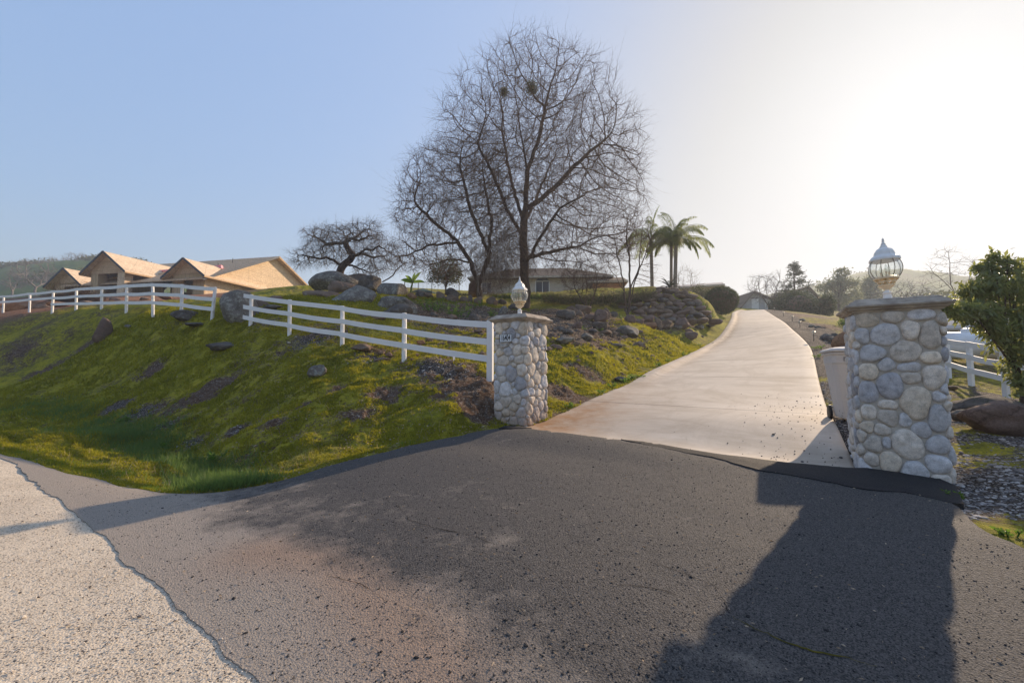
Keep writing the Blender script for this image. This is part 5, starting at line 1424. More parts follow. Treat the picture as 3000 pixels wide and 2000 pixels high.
# ---- gnarled oak on the boulders
bare_tree('gnarled_oak', 'gnarled bare oak with twisted limbs growing behind the boulder pile', [
    T((990,835,31),(997,792,31),(1012,772,31),(1027,760,31),(1033,748,31),(1022,734,31),(1013,718,31),(1014,708,31),(1027,699,31),(1048,692,31),(1065,676,31)),
    T((1030,752,31),(1052,742,30.5),(1070,730,30.3),(1092,733,30),(1110,720,30)), T((1034,750,31),(1066,744,31.5),(1095,755,32),(1118,750,32)),
    T((1000,778,31),(978,762,30.7),(955,753,30.4),(938,758,30),(906,752,30)), T((1012,772,31),(1044,782,30.5),(1072,795,30),(1090,800,30)),
    T((1014,710,31),(985,712,31),(955,715,31),(935,700,31)), T((1013,715,31),(1018,690,32),(1030,682,32),(1022,672,32)), T((1027,699,31),(1052,705,30),(1080,690,30))],
    [px_l(1020,700,31,120,45,90,900), px_l(940,745,31,85,35,70,500), px_l(1110,750,31,75,50,70,600), px_l(1070,675,31,60,30,60,300), px_l(935,690,31,55,30,50,250), px_l(1080,790,31,60,25,50,250), px_l(880,760,31,40,20,40,150)],
    9, .22, 1.6, .30, .013, 2.0, .62, .0055, 4, .16, None, 'oak_bark', 'grey_twig', wob=.42, side=2, maxn=4200)
bare_tree('bare_shrub', 'low crooked bare branch rising between the boulders and banana plant', [T((1120,826,29),(1140,815,29),(1152,806,29),(1160,792,29),(1182,772,29))],
    [px_l(1180,775,29,50,30,30,160)], 10, .2, 1.4, .3, .010, 2.1, .5, .005, 3, 0, None, 'oak_bark', 'grey_twig', wob=.3, cat='shrub')
# ---- multi stemmed tree and the twiggy bush
bare_tree('bare_tree', 'multi stemmed bare tree in front of the stone terrace', [
    T((1838,936,27.5),(1832,880,27.5),(1826,820,27.5),(1812,760,27.3),(1800,700,27)), T((1838,930,27.5),(1846,860,27.5),(1845,790,27.5),(1846,700,27.6)), T((1842,900,27.5),(1858,830,27.3),(1885,760,27),(1905,700,27)),
    T((1842,860,27.5),(1870,790,28),(1880,700,28.4)), T((1830,860,27.5),(1806,810,28),(1782,780,28)), T((1846,780,27.5),(1835,700,27.5),(1838,640,27.5))],
    [px_l(1840,690,27.5,80,90,80,700), px_l(1800,740,27.5,50,70,60,350), px_l(1885,720,27.5,50,80,60,400), px_l(1900,800,27.5,40,40,40,120), px_l(1790,810,27.5,30,30,30,100)],
    14, .28, 2.0, .42, .010, 2.2, .55, .005, 2, 0, None, 'oak_bark', 'oak_twig', side=1, maxn=2600, up=.25)
bare_tree('bare_bush', 'reddish twiggy bare bush in front of the beige house end', [T((1722,928,28),(1720,900,28),(1716,870,28)), T((1722,915,28),(1735,880,28),(1745,850,28)), T((1720,910,28),(1700,870,28),(1685,845,28))],
    [px_l(1712,820,28,80,50,60,900)], 15, .2, 1.6, .30, .008, 2.2, .5, .0055, 4, 0, None, 'oak_bark', 'oak_twig', side=2, maxn=2400, cat='bush', up=.2)
# ---- far bare trees on the right and left
bare_tree('bare_tree', 'rounded bare tree beside the house at the driveway crest', [T((2256,912,66),(2250,885,66)), T((2252,895,66),(2270,870,66)), T((2252,895,66),(2232,866,66))],
    [px_l(2245,845,66,58,46,50,800)], 16, .5, 3.5, .8, .022, 2.2, 1.1, .014, 3, 0, None, 'oak_bark', 'grey_twig', maxn=2200, up=.1)
bare_tree('bare_tree', 'tall pale bare tree between the big pillar and glossy leaved tree', [T((2806,950,34),(2800,900,34),(2794,850,34),(2783,800,34),(2778,740,34)), T((2802,890,34),(2835,830,34),(2850,770,34)), T((2798,860,34),(2760,820,34),(2735,800,34)), T((2800,895,34),(2860,850,35),(2885,790,35))],
    [px_l(2775,770,34,48,60,50,450), px_l(2845,800,34,55,60,55,400), px_l(2740,820,34,40,45,40,200)], 17, .35, 2.6, .62, .010, 2.2, .7, .006, 2, 0, None, 'pale_twig', 'grey_twig', side=1, maxn=2200, up=.35)
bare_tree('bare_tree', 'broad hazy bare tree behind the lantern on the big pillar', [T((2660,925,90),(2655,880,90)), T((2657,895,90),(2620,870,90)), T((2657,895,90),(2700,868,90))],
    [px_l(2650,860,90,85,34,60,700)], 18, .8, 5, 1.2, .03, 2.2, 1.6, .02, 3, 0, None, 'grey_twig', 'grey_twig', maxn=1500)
bare_tree('bare_tree', 'pale loose bare shrub tree behind the cycad and palms', [T((2010,880,42),(2005,850,42)), T((2006,860,42),(2030,830,42)), T((2006,865,42),(1985,835,42))],
    [px_l(2012,818,42,46,42,40,400)], 19, .3, 2.4, .5, .009, 2.2, .7, .006, 3, 0, None, 'pale_twig', 'pale_twig', side=1, maxn=1200, up=.2)

# ---- leafy crowns
def leafy(name, label, lobes, leafmat, size, per, base, trunk_r=.05, tops=None, aspect=.45, droop=.1, cat='tree', seed=1, group=None, shell=.55, core=None, bark='oak_bark', clump=.16, limbs=True):
    """trunk, limbs and clumps of leaf faces spread through uneven lobes"""
    g = np.random.default_rng(seed); root = thing(name, label, cat, base, 0, group); O = np.array(base)
    C = []; cl = []
    for c, r, n in lobes:
        K = ell(g, c, r, max(4, n//per), shell); cl.append(K)
        C.append((K[:,None]+g.normal(size=(len(K), per, 3))*np.mean(r)*clump).reshape(-1,3))
    C = np.concatenate(C); K = np.concatenate(cl)
    if limbs:
        m = MB(); top = np.mean([l[0] for l in lobes], 0)
        m.tube([Vector((0,0,-.3)), Vector((top-O)*np.array([.25,.25,.4])), Vector((top-O)*.9)], [trunk_r, trunk_r*.8, trunk_r*.35], 8)
        for q in K[::max(1, len(K)//26)]:
            s = Vector((top-O)*g.uniform(.35,.85)); e = Vector(q-O); md = (s+e)/2+Vector((0,0,(e-s).length*.12)); m.tube([s, md, e], [trunk_r*.35, trunk_r*.22, trunk_r*.08], 5, cap=False)
        m.build('trunk', bark, root, sm=True)
    if core:
        for c, r, n in lobes:
            W, F = rock_verts(seed+7, 3, 8, .10, 4); mesh_from('dark_core', W*np.array(r)*core+np.array(c)-O, F, 'oak_twig', root, sm=True); break  # added solid core that makes the inside of the foliage dark
    leaves('crown', C, len(C), size, leafmat, root, g, aspect, droop, O=O)
    return root
def B_(px, py, D): return P(px, py, D)
leafy('small_tree', 'small dark leaved tree beside the iron railing', [px_l(1305,790,33,44,38,40,2600), px_l(1280,812,33,26,22,24,900), px_l(1330,812,33,28,20,24,900)], 'leaf_olive', .13, 14, B_(1306,870,33), .07, seed=21, clump=.2)
leafy('round_bush', 'clipped round dark bush beside the driveway crest', [px_l(2113,880,42.5,47,41,44,15000)], 'hedge_leaf', .10, 5, B_(2113,925,42.5), .12, seed=22, shell=.93, clump=.035, core=.93, limbs=False, cat='bush')
leafy('evergreen_bush', 'low dark evergreen bush beyond the farthest path lights', [px_l(2296,900,60,40,26,34,3000), px_l(2275,908,60,22,16,20,900)], 'leaf_dark', .30, 10, B_(2296,925,60), .1, seed=23, shell=.7, cat='bush', core=.8, limbs=False)
leafy('evergreen_bush', 'largest dark evergreen mass hiding the steep gabled house', [px_l(2335,900,58,50,38,46,5000), px_l(2375,915,57,40,28,40,2800), px_l(2320,882,59,34,26,30,1600)], 'leaf_dark', .30, 10, B_(2350,935,58), .12, seed=24, shell=.6, cat='bush', core=.85, limbs=False)
leafy('evergreen_bush', 'rounded glossy evergreen at the right end of the dark bushes', [px_l(2420,892,54,22,26,24,1500), px_l(2414,915,54,22,20,22,900)], 'leaf_dark', .26, 10, B_(2420,930,54), .1, seed=25, shell=.6, cat='bush', core=.75, limbs=False)
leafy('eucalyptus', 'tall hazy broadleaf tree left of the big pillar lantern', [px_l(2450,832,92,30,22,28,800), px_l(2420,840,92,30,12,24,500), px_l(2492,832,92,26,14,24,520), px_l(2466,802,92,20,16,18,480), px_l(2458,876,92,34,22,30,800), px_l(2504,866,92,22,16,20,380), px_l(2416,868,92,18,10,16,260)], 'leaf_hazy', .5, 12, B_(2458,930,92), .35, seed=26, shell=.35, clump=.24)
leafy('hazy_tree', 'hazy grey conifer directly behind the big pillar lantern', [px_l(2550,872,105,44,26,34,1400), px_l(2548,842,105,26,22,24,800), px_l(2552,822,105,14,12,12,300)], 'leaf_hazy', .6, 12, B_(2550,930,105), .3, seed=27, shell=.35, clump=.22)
leafy('shrub', 'pale leafy shrub between the terrace end and round bush', [px_l(2045,852,46,26,14,20,700), px_l(2070,862,46,18,12,16,400)], 'leaf_olive', .16, 8, B_(2050,880,46), .04, seed=28, shell=.3, clump=.25, cat='shrub')
leafy('shrub', 'small green shrub in the hollow left of the big pillar', [px_l(2478,945,30,22,14,18,700)], 'grass_blade', .12, 8, B_(2478,965,30), .03, seed=29, shell=.3, cat='shrub')
# conifer behind the bushes
def conifer(label, px, pyb, pyt, D, w_, seed, mat='needle_leaf'):
    g = np.random.default_rng(seed); b = np.array(P(px, pyb, D)); t = np.array(P(px, pyt, D)); Hh = t[2]-b[2]; k = D/1333
    root = thing('conifer', label, 'tree', b); m = MB(); m.tube([(0,0,0),(0,0,Hh*.5),(0,0,Hh)], [.22,.13,.03], 8); 
    C = []; Dr = []
    for i in range(74):
        f = g.uniform(.05, .98); z = f*Hh; L = w_*k*(1-f)**.8*g.uniform(.6, 1.15)+.15; a = g.uniform(0, 6.28)
        e = Vector((math.cos(a)*L, math.sin(a)*L, z+L*.12)); m.tube([(0,0,z),(e[0]*.5,e[1]*.5,z+L*.1),e], [.05,.03,.01], 4, cap=False)
        n = int(16+L*26); s = g.uniform(.15,1,n); C.append(np.stack([e[0]*s, e[1]*s, z+L*.12*s],-1)+g.normal(size=(n,3))*.13); Dr.append(np.tile([math.cos(a),math.sin(a),.1],(n,1)))
    m.build('trunk', 'oak_bark', root); C = np.concatenate(C); leaves('crown', C, len(C), .34, mat, root, g, .3, 0, dirs=np.concatenate(Dr), jit=.7)
conifer('dark spired conifer rising behind the evergreen bushes', 2330, 905, 767, 72, 62, 31)
# glossy leaved tree on the right
lob = [px_l(2868,930,9.0,34,26,30,700), px_l(2845,845,9.3,30,26,30,520), px_l(2872,790,9.6,24,24,26,420), px_l(2915,775,9.6,34,32,30,800), px_l(2950,800,9.6,48,50,50,1300), px_l(2885,845,9.4,44,44,44,1100), px_l(2960,880,9.4,70,70,60,2200), px_l(2860,905,9.2,50,34,40,1000), px_l(2820,905,8.6,46,24,26,900), px_l(2782,900,8.4,26,16,14,360), px_l(2775,880,8.4,12,8,10,120), px_l(2970,980,9.2,66,60,56,1900), px_l(2915,965,9.0,34,34,34,600), px_l(3000,1060,9.2,44,44,40,900), px_l(2960,1085,9.2,20,24,20,240), px_l(3040,860,9.8,80,110,80,2600), px_l(2915,738,9.6,18,16,16,180), px_l(3070,1010,9.6,70,80,60,1500), px_l(2990,1130,9.0,30,22,20,260)]
leafy('glossy_leaved_tree', 'leafy evergreen tree with large drooping glossy leaves', [(c, r, int(n*.34)) for c, r, n in lob], 'leaf_glossy', .155, 11, B_(3010,1215,9.4), .06, seed=33, aspect=.36, droop=1.1, shell=.5, clump=.22)
# ---- hedge band and creepers under the house
def mass(name, label, segs, mat, size, n, seed, cat, th=(.5,.4), kind=None, droop=.1):
    g = np.random.default_rng(seed); pts = [np.array(P(*s)) for s in segs]; C = []
    for a, b in zip(pts[:-1], pts[1:]):
        L = np.linalg.norm(b-a); m_ = int(n*L); t = g.random(m_)[:,None]; q = a+(b-a)*t; u = g.normal(size=(m_,3)); u /= np.linalg.norm(u,axis=1,keepdims=True); u[:,2] = np.abs(u[:,2])
        nz = .75+.5*fbm(q[:,0]*1.5, q[:,1]*1.5+q[:,2], seed, 3)
        C.append(q+u*np.array([th[0],th[0],th[1]])*(g.uniform(.5,1,m_)*nz)[:,None])
    C = np.concatenate(C); O = pts[0]; root = thing(name, label, cat, O)
    leaves('foliage', C, len(C), size, mat, root, g, .5, droop, O=O)
    # woody inside
    s = sprays(C[::6], np.tile([0,0,1.],(len(C[::6]),1)), g, .35, .008, 2, 0, 1, 1); V, F = frusta(s[0]-O, s[1]-O, s[2], s[3], 3); mesh_from('stems', V, F, 'oak_twig', root)
    return root
mass('hedge', 'bright green low hedge in front of the beige house windows', [(1440,878,34),(1530,880,34),(1620,880,34)], 'weed_leaf', .10, 900, 41, 'hedge', (.45,.55))
mass('creeper', 'dark trailing creeper over the bank below the beige house', [(1600,885,32),(1680,890,31.5),(1760,890,31.5),(1800,885,32)], 'hedge_leaf', .10, 1100, 42, 'creeper', (.7,.65))
mass('creeper', 'dry brown creeper hanging over the terrace wall stones', [(1800,888,31.5),(1860,882,31.6),(1915,874,32.0)], 'leaf_olive', .09, 900, 43, 'creeper', (.6,.75), droop=1)
mass('grass_clump', 'sunlit grass draped over the end of the terrace wall', [(2000,862,34),(2035,880,33.5),(2062,905,33),(2080,930,33)], 'weed_leaf', .10, 700, 44, 'grass clump', (.4,.3))
mass('hedge', 'dark low planting behind the smaller oak trunk', [(1300,876,36),(1400,876,36),(1440,878,36)], 'hedge_leaf', .12, 500, 45, 'hedge', (.5,.5))

# ---- palms, cycad, banana
def frond(root, base, az, el, L, seed, droop=1.0, mat='palm_leaf', lw=.017, ll=.62, hang=1.0):
    g = np.random.default_rng(seed); n = 46; pts = []; p = np.array(base, float); d = np.array([math.cos(az)*math.cos(el), math.sin(az)*math.cos(el), math.sin(el)])
    for i in range(n+1):
        pts.append(p.copy()); p = p+d*L/n; d = d+np.array([0,0,-droop*1.9/n*(.4+1.2*i/n)]); d /= np.linalg.norm(d)
    pts = np.array(pts); m = MB(); m.tube([Vector(q) for q in pts[::4]], list(np.linspace(.022,.005,len(pts[::4]))), 5, cap=False)
    C = []; Dr = []
    for i in range(6, n):
        tdir = pts[i+1]-pts[i]; tdir /= np.linalg.norm(tdir); sd = np.cross(tdir, [0,0,1]); sd /= np.linalg.norm(sd)+1e-6
        f = math.sin(math.pi*min(1, .18+.82*i/n))**.6
        for s in (-1, 1):
            for _ in range(2):
                C.append(pts[i]+tdir*g.uniform(0,.05)); Dr.append((sd*s*g.uniform(.5,1)+tdir*.55+np.array([0,0,-.75*hang*g.uniform(.5,1.3)]))*f)
    C = np.array(C); Dr = np.array(Dr); k = len(C); Ln = np.linalg.norm(Dr,axis=1)[:,None]; d1 = Dr/Ln; Ln = Ln*ll*g.uniform(.7,1.1,k)[:,None]
    s = np.cross(d1, [0,0,1.]); s /= np.linalg.norm(s,axis=1)[:,None]+1e-6; mid = C+d1*Ln*.55; d2 = d1+np.array([0,0,-.55*hang]); d2 /= np.linalg.norm(d2,axis=1)[:,None]; tip = mid+d2*Ln*.5
    V = np.stack([C, mid+s*lw, tip, mid-s*lw],1).reshape(-1,3); F = np.arange(k*4).reshape(k,4)
    lf = mesh_from('frond', V, F, mat, root, attrs={'rnd': np.repeat(g.random(k),4)})
    m.build('stem', mat, lf)
    return lf
def palm(label, pxb, pyb, pxt, pyt, D, r, fr, seed, L=2.4):
    b = Vector(P(pxb, pyb, D)); t = Vector(P(pxt, pyt, D)); root = thing('palm_tree', label, 'palm', b, 0, 'queen palms behind the terrace wall'); top = t-b
    m = MB(); m.tube([(0,0,-.4), top*.5, top*.86, top*.9], [r*1.1, r, r*.95, r*1.2], 12); m.build('trunk', 'palm_bark', root, sm=True)
    m = MB(); m.tube([top*.88, top*.93, top*1.0], [r*1.35, r*1.25, r*.5], 10)
    g = np.random.default_rng(seed)
    for k in range(7):
        a = k*.9; m.tube([top*.9, top*.98+Vector((math.cos(a)*.15,math.sin(a)*.15,.1)), top+Vector((math.cos(a)*.35,math.sin(a)*.35,.35))], [.05,.035,.02], 5, cap=False)
    m.build('crownshaft', 'palm_leaf', root, sm=True)
    for (az, el, l, dr) in fr: frond(root, top*.97, R(az), R(el), l*L, int(az*3+el+seed) % 9999, dr)
rg = random.Random(3)
def rfr(n, seed):
    n += 4
    q = random.Random(seed); return [(k*360/n+q.uniform(-14,14), q.uniform(20,86), q.uniform(.75,1.0), q.uniform(1.0,1.9)) for k in range(n)]
palm('right hand palm with one long frond arching toward the driveway', 1977, 862, 1981, 700, 37.5, .15, [(2,34,1.18,1.75),(-6,60,.98,1.3),(10,74,.95,1.2),(-20,15,.8,1.9)]+rfr(11,5), 51, 3.4)
palm('thin trunked palm crowded against the right hand palm', 1966, 862, 1967, 704, 38.0, .12, rfr(12,6)+[(180,10,1.0,1.2)], 52, 2.9)
palm('left hand palm standing apart behind the multi stemmed tree', 1911, 862, 1907, 698, 38.6, .14, rfr(15,7)+[(175,20,1.1,1.2)], 53, 3.3)
def cycad():
    b = P(1962, 858, 36.5); root = thing('cycad', 'spiky dark cycad at the foot of the palms', 'cycad', b)
    m = MB(); m.tube([(0,0,-.2),(0,0,.45)], [.16,.14], 10); m.build('trunk', 'palm_bark', root)
    for k in range(15): frond(root, (0,0,.45), k*.42*1.7, R(22+(k*37)%50), 1.15, 400+k, .7, 'leaf_dark', .016, .17, .1)
cycad()
def banana():
    b = P(1204, 862, 33); root = thing('banana_plant', 'young banana plant with paddle leaves beside the iron railing', 'banana plant', b)
    m = MB(); m.tube([(0,0,-.3),(.02,0,.5),(.12,0,.95)], [.09,.07,.05], 8); m.build('stem', 'weed_leaf', root)
    for (az, el, L) in [(80,78,1.1),(20,66,1.1),(-20,20,1.0),(200,30,.9),(-60,40,.8),(150,55,.9)]:
        a, e = R(az), R(el); p = np.array([.1,0,.85]); d = np.array([math.cos(a)*math.cos(e), math.sin(a)*.4, math.sin(e)]); V = []; F = []; n = 8
        for i in range(n+1):
            wd = .16*math.sin(math.pi*min(1,(i+.4)/n))**.7; s = np.array([-d[2], 0, d[0]])*.8+np.array([0,.5,0]); s /= np.linalg.norm(s)
            V += [p+s*wd, p-np.array([0,0,.02]), p-s*wd]; p = p+d*L/n; d = d+np.array([0,0,-.11]); d /= np.linalg.norm(d)
        for i in range(n):
            for j in (0,1): F.append((i*3+j, i*3+j+1, i*3+j+4, i*3+j+3))
        mesh_from('leaf', V, np.array(F), 'weed_leaf', root, sm=True, attrs={'rnd': np.full(len(V), .9)})
banana()
# ================================================================ HILLS, BACKDROP
def ridge(name, prof, D, mat, seed, back=1.5, relief_=.03):
    """a hill range: prof = (pixel x, pixel y) skyline at distance D, falling away toward and beyond it"""
    xs = np.array([p[0] for p in prof], float); ys = np.array([p[1] for p in prof], float)
    px = np.linspace(xs[0], xs[-1], 260); py = np.interp(px, xs, ys); py += (fbm(px*.02, px*0, seed, 4)-.5)*10
    rows = []; T_ = np.concatenate([np.linspace(.42, 1, 34), [1.12, back]])
    for t in T_:
        X = []; 
        for a, b in zip(px, py):
            q = P(a, b, D); base = 6.0; f = math.sin(min(1, (t-.42)/.58)*math.pi/2)**1.1 if t <= 1 else max(0, 1-(t-1)/(back-1)*1.2)
            X.append((q[0]*t, D*t, base+(q[2]-base)*f))
        X = np.array(X); X[:,2] += (fbm(X[:,0]*.02, X[:,1]*.02, seed+3, 5)-.5)*D*relief_*(1 if t < .98 else .3); rows.append(X)
    V = np.concatenate(rows); n = len(px); k = len(T_); F = np.array([(i*n+j, i*n+j+1, (i+1)*n+j+1, (i+1)*n+j) for i in range(k-1) for j in range(n-1)])
    o = mesh_from(name, V, F, mat, sm=True); return tag(o, kind='structure')
def hill_mat():
    n = NB('hill_cover', .95, .05); c = n.coord()
    a = n.noise(.02, 6, .65, c); b = n.noise(.09, 6, .7, c)
    col = n.ramp(n.mix(.5, a, b), [(.38, (.10,.085,.06)), (.47, (.12,.15,.045)), (.55, (.16,.20,.05)), (.64, (.15,.12,.09))]); n.col(col); n.bump(b, .8, 1.5)
hill_mat()
ridge('hills', [(-900,800),(-400,805),(-100,808),(0,806),(60,800),(140,792),(220,786),(300,782),(400,790),(520,815),(700,850),(900,900)], 230, 'hill_cover', 3, relief_=.02)
ridge('hills', [(1900,905),(2200,880),(2400,850),(2480,832),(2560,812),(2640,815),(2720,820),(2800,832),(2900,840),(3050,846),(3400,860),(3900,890)], 360, 'hill_cover', 9, relief_=.02)
g = np.random.default_rng(77)
LAB = ['pale','grey','twisted','broad','narrow','leaning','dense','sparse','tall','squat','forked','windswept']
hillpos = [(16,812,240),(45,806,225),(88,800,215),(132,806,200),(152,792,225),(186,790,230),(218,788,225),(252,792,215),(72,846,150),(104,862,120),(170,858,135),(35,868,120),(250,800,180)]
first = None
for i, (px, py, D) in enumerate(hillpos):
    s = g.uniform(.9, 1.35); hpx = 3200*s/D*1.6
    b = P(px, py+3, D)
    if i < 3:
        r_, *_ = bare_tree('hillside_oak', '', [[b, (b[0], b[1], b[2]+1.8)], [(b[0], b[1], b[2]+1.6), (b[0]+1.6, b[1], b[2]+3)], [(b[0], b[1], b[2]+1.6), (b[0]-1.6, b[1], b[2]+2.8)]],
            [((b[0], b[1], b[2]+4.6), (4.0,4.0,2.6), 240)], 90+i, .8, 5, 1.1, .045, 2.2, 1.4, .03, 2, 0, 'bare oaks on the far hillside', 'grey_twig', 'grey_twig', maxn=500)
        first = (first or [])+[r_]
    else:
        src = first[i % 3]; r_ = src.copy(); COL.objects.link(r_); r_.location = b; r_.rotation_euler = (0,0,g.uniform(0,6.28)); r_.scale = (s,s,s)
        for ch in src.children:
            c = ch.copy(); COL.objects.link(c); c.parent = r_
    where = ['at the frame edge','above the orange boulders','above the leftmost fence posts','over the fourth fence post','on the skyline left of the unfinished house','on the skyline just left of the unfinished house','touching the left gable of the unfinished house','behind the left gable ridge','low on the hill above the second fence post','lowest on the hill above the third fence post','just outside the left eave of the unfinished house','low on the hill at the frame edge','behind the porch roof'][i]
    tag(r_, LAB[i % 12]+' bare oak on the far hill '+where, 'tree', 'bare oaks on the far hillside')
# scrub over the hill: nobody could count it
n = 2600; px = g.uniform(-60, 420, n); t = g.uniform(.55, .99, n)
C = []
for a, tt in zip(px, t):
    q = np.array(P(a, np.interp(a, [0,60,140,300,420], [806,800,792,782,795]), 230)); f = math.sin(min(1,(tt-.42)/.58)*math.pi/2)**1.1
    C.append((q[0]*tt, 230*tt, 6+(q[2]-6)*f+.3))
C = np.array(C); keep = fbm(C[:,0]*.03, C[:,1]*.03, 3, 3) > .47; C = C[keep]
CC = (C[:,None]+g.normal(size=(len(C),14,3))*np.array([1.1,1.1,.7])).reshape(-1,3)
o = leaves('scrub', CC, len(CC), .9, 'leaf_olive', None, g, .6, 0); tag(o, 'grey green scrub covering the far hillside', 'scrub', kind='stuff')
n = 2200; px = g.uniform(2380, 3050, n); q = np.array([P(a, np.interp(a, [2400,2480,2560,2720,2900,3050], [850,832,812,820,840,846])+g.uniform(0,4), 360) for a in px]); q += g.normal(size=q.shape)*np.array([1.2,1.2,1.5])
CC = (q[:,None]+g.normal(size=(n,8,3))*1.8).reshape(-1,3); o = leaves('ridge_trees', CC, len(CC), 1.9, 'leaf_olive', None, g, .7, 0); tag(o, 'hazy wooded ridge line far beyond the pillar lantern', 'woods', kind='stuff')
# woods in the hazy hollow between ridge and garden
mass('hollow_trees', 'hazy shrubs in the hollow under the distant ridge', [(2400,935,100),(2480,930,110),(2560,925,120),(2680,915,120),(2760,925,90)], 'leaf_olive', 1.0, 60, 61, 'shrubs', (7,5))
# brush pile behind the fence
root = thing('brush_pile', 'tangled dark brush pile behind the upper fence', 'brush pile', P(228, 892, 38)); O = np.array(root.location)
C = np.concatenate([ell(g, np.array(P(228,882,38)), (2.1,1.2,.75), 700), ell(g, np.array(P(190,876,38)), (1.2,.8,.6), 250), ell(g, np.array(P(265,880,38)), (1.3,.8,.6), 250)])
d = g.normal(size=C.shape)*np.array([1,1,.4]); s = sprays(C, d/np.linalg.norm(d,axis=1,keepdims=True), g, 1.1, .014, 3, .02, .5, 2); V, F = frusta(s[0]-O, s[1]-O, s[2], s[3], 3); mesh_from('branches', V, F, 'oak_bark', root)

# ================================================================ MOSS, GRASS, LEAVES, GRAVEL
def blades(name, X, Y, hgt, wid, mat, seed, lean=.5, lift=0., kind='stuff', label=None, cat=None):
    g = np.random.default_rng(seed); n = len(X); Z = H(X, Y)+lift
    a = g.uniform(0, 2*np.pi, n); h = hgt*g.uniform(.55, 1.25, n); w_ = wid*g.uniform(.7, 1.3, n)
    sx, sy = np.cos(a)*w_/2, np.sin(a)*w_/2; lx, ly = g.normal(size=n)*lean*h, g.normal(size=n)*lean*h
    V = np.stack([np.stack([X-sx,Y-sy,Z-.01],-1), np.stack([X+sx,Y+sy,Z-.01],-1), np.stack([X+lx,Y+ly,Z+h],-1)],1).reshape(-1,3)
    o = mesh_from(name, V, np.arange(n*3).reshape(n,3), mat, attrs={'rnd': np.repeat(np.clip(fbm(X*1.6,Y*1.6,seed,4)*1.3-.25+g.normal(size=n)*.16,0,1),3)})
    return tag(o, label, cat, kind=kind)
def polar(n, a0, a1, r0, r1, g, p=1.0):
    az = np.radians(g.uniform(a0, a1, n)); r = np.exp(g.uniform(math.log(r0), math.log(r1), n)); return r*np.sin(az), r*np.cos(az)
g = np.random.default_rng(5)
X, Y = polar(700000, -62, 32, 4.5, 27, g)
pv = paved_dist(X, Y); zr, u, dd, s = road_query(X, Y); zn = zones(X, Y)
nz = fbm(X*4.2, Y*4.2, 41, 4); md = zn[:,0]-.5*zn[:,2]+(nz-.5)*1.9
k = (pv > .02) & (dd > .06) & (md > .47+.1*g.random(len(X))) & ((u < .5) | (dd > 1.2))
X, Y = X[k], Y[k]; r = np.hypot(X, Y)
blades('moss', X, Y, .012+.0032*r, .006+.0019*r, 'moss_blade', 7, .6, label='yellow green moss and short grass covering the banks', cat='moss')
# taller grass in the ditch and clumps
def clump_pts(spots, g):
    X = []; Y = []
    for (px, py, rad, n) in spots:
        c = hit(px, py); X.append(c[0]+g.normal(size=n)*rad); Y.append(c[1]+g.normal(size=n)*rad*.8)
    return np.concatenate(X), np.concatenate(Y)
X, Y = clump_pts([(130,1190,.5,700),(190,1205,.45,900),(60,1200,.5,400),(240,1215,.3,300),(300,1242,.30,600),(350,1258,.5,1600),(400,1285,.45,1600),(440,1310,.35,1300),(480,1340,.35,900),(330,1275,.5,700),
   (560,1400,.22,900),(600,1425,.22,1400),(640,1432,.25,1500),(690,1430,.22,900),(740,1422,.2,500),(520,1385,.25,500),(560,1432,.15,400),(640,1395,.3,700),(120,1268,.12,60),(130,1266,.1,60)], g)
k = paved_dist(X, Y) > .04; blades('ditch_grass', X[k], Y[k], .17, .012, 'grass_blade', 8, .45, label='long dark green grass growing along the ditch', cat='grass')
X, Y = clump_pts([(370,1395,.12,400),(420,1435,.15,500),(465,1442,.12,400),(200,1355,.25,500),(70,1330,.3,500),(290,1390,.15,400),(1190,1300,.15,200),(330,1015,.5,500),(1220,1240,.2,200)], g)
k = paved_dist(X, Y) > .03; blades('verge_grass', X[k], Y[k], .055, .008, 'weed_leaf', 9, .5, label='short bright grass tufts along the road verge', cat='grass')
X, Y = polar(260000, -62, -20, 4.5, 14, g); pv = paved_dist(X, Y); k = (pv > .03) & (pv < 1.9) & (fbm(X*1.5,Y*1.5,71,3)+.25*g.random(len(X)) > .50); X, Y = X[k], Y[k]
blades('roadside_grass', X, Y, .026, .012, 'verge_blade', 19, .6, label='short yellow green grass on the flat strip beside the road', cat='grass')
# broadleaf weeds: separate plants
def weed(label, px, py, hgt, n, seed, D=None, spread=.12, mat='weed_leaf', size=.07, group='bright broadleaf weeds'):
    c = hit(px, py) if D is None else P(px, py, D); g = np.random.default_rng(seed); root = thing('weed', label, 'weed', (c[0], c[1], Hs(c[0], c[1])), 0, group)
    m = MB(); C = []; Dr = []
    for k in range(max(3, n//12)):
        a = g.uniform(0, 6.28); L = hgt*g.uniform(.5, 1.1); e = Vector((math.cos(a)*spread*g.uniform(.3,1.6), math.sin(a)*spread*g.uniform(.3,1.6), L)); m.tube([(e[0]*.4,e[1]*.4,-.02), (e[0]*.7,e[1]*.7,L*.6), e], [.006,.005,.003], 4, cap=False)
        t = g.uniform(.1, 1, 12)[:,None]; C.append(np.array(e)*t+np.array([e[0],e[1],0])*.4*(1-t)); d = g.normal(size=(12,3)); d[:,2] = np.abs(d[:,2])*.5+.1; Dr.append(d)
    m.build('stem', mat, root); C = np.concatenate(C); leaves('leaves', C, len(C), size, mat, root, g, .45, 0, dirs=np.concatenate(Dr))
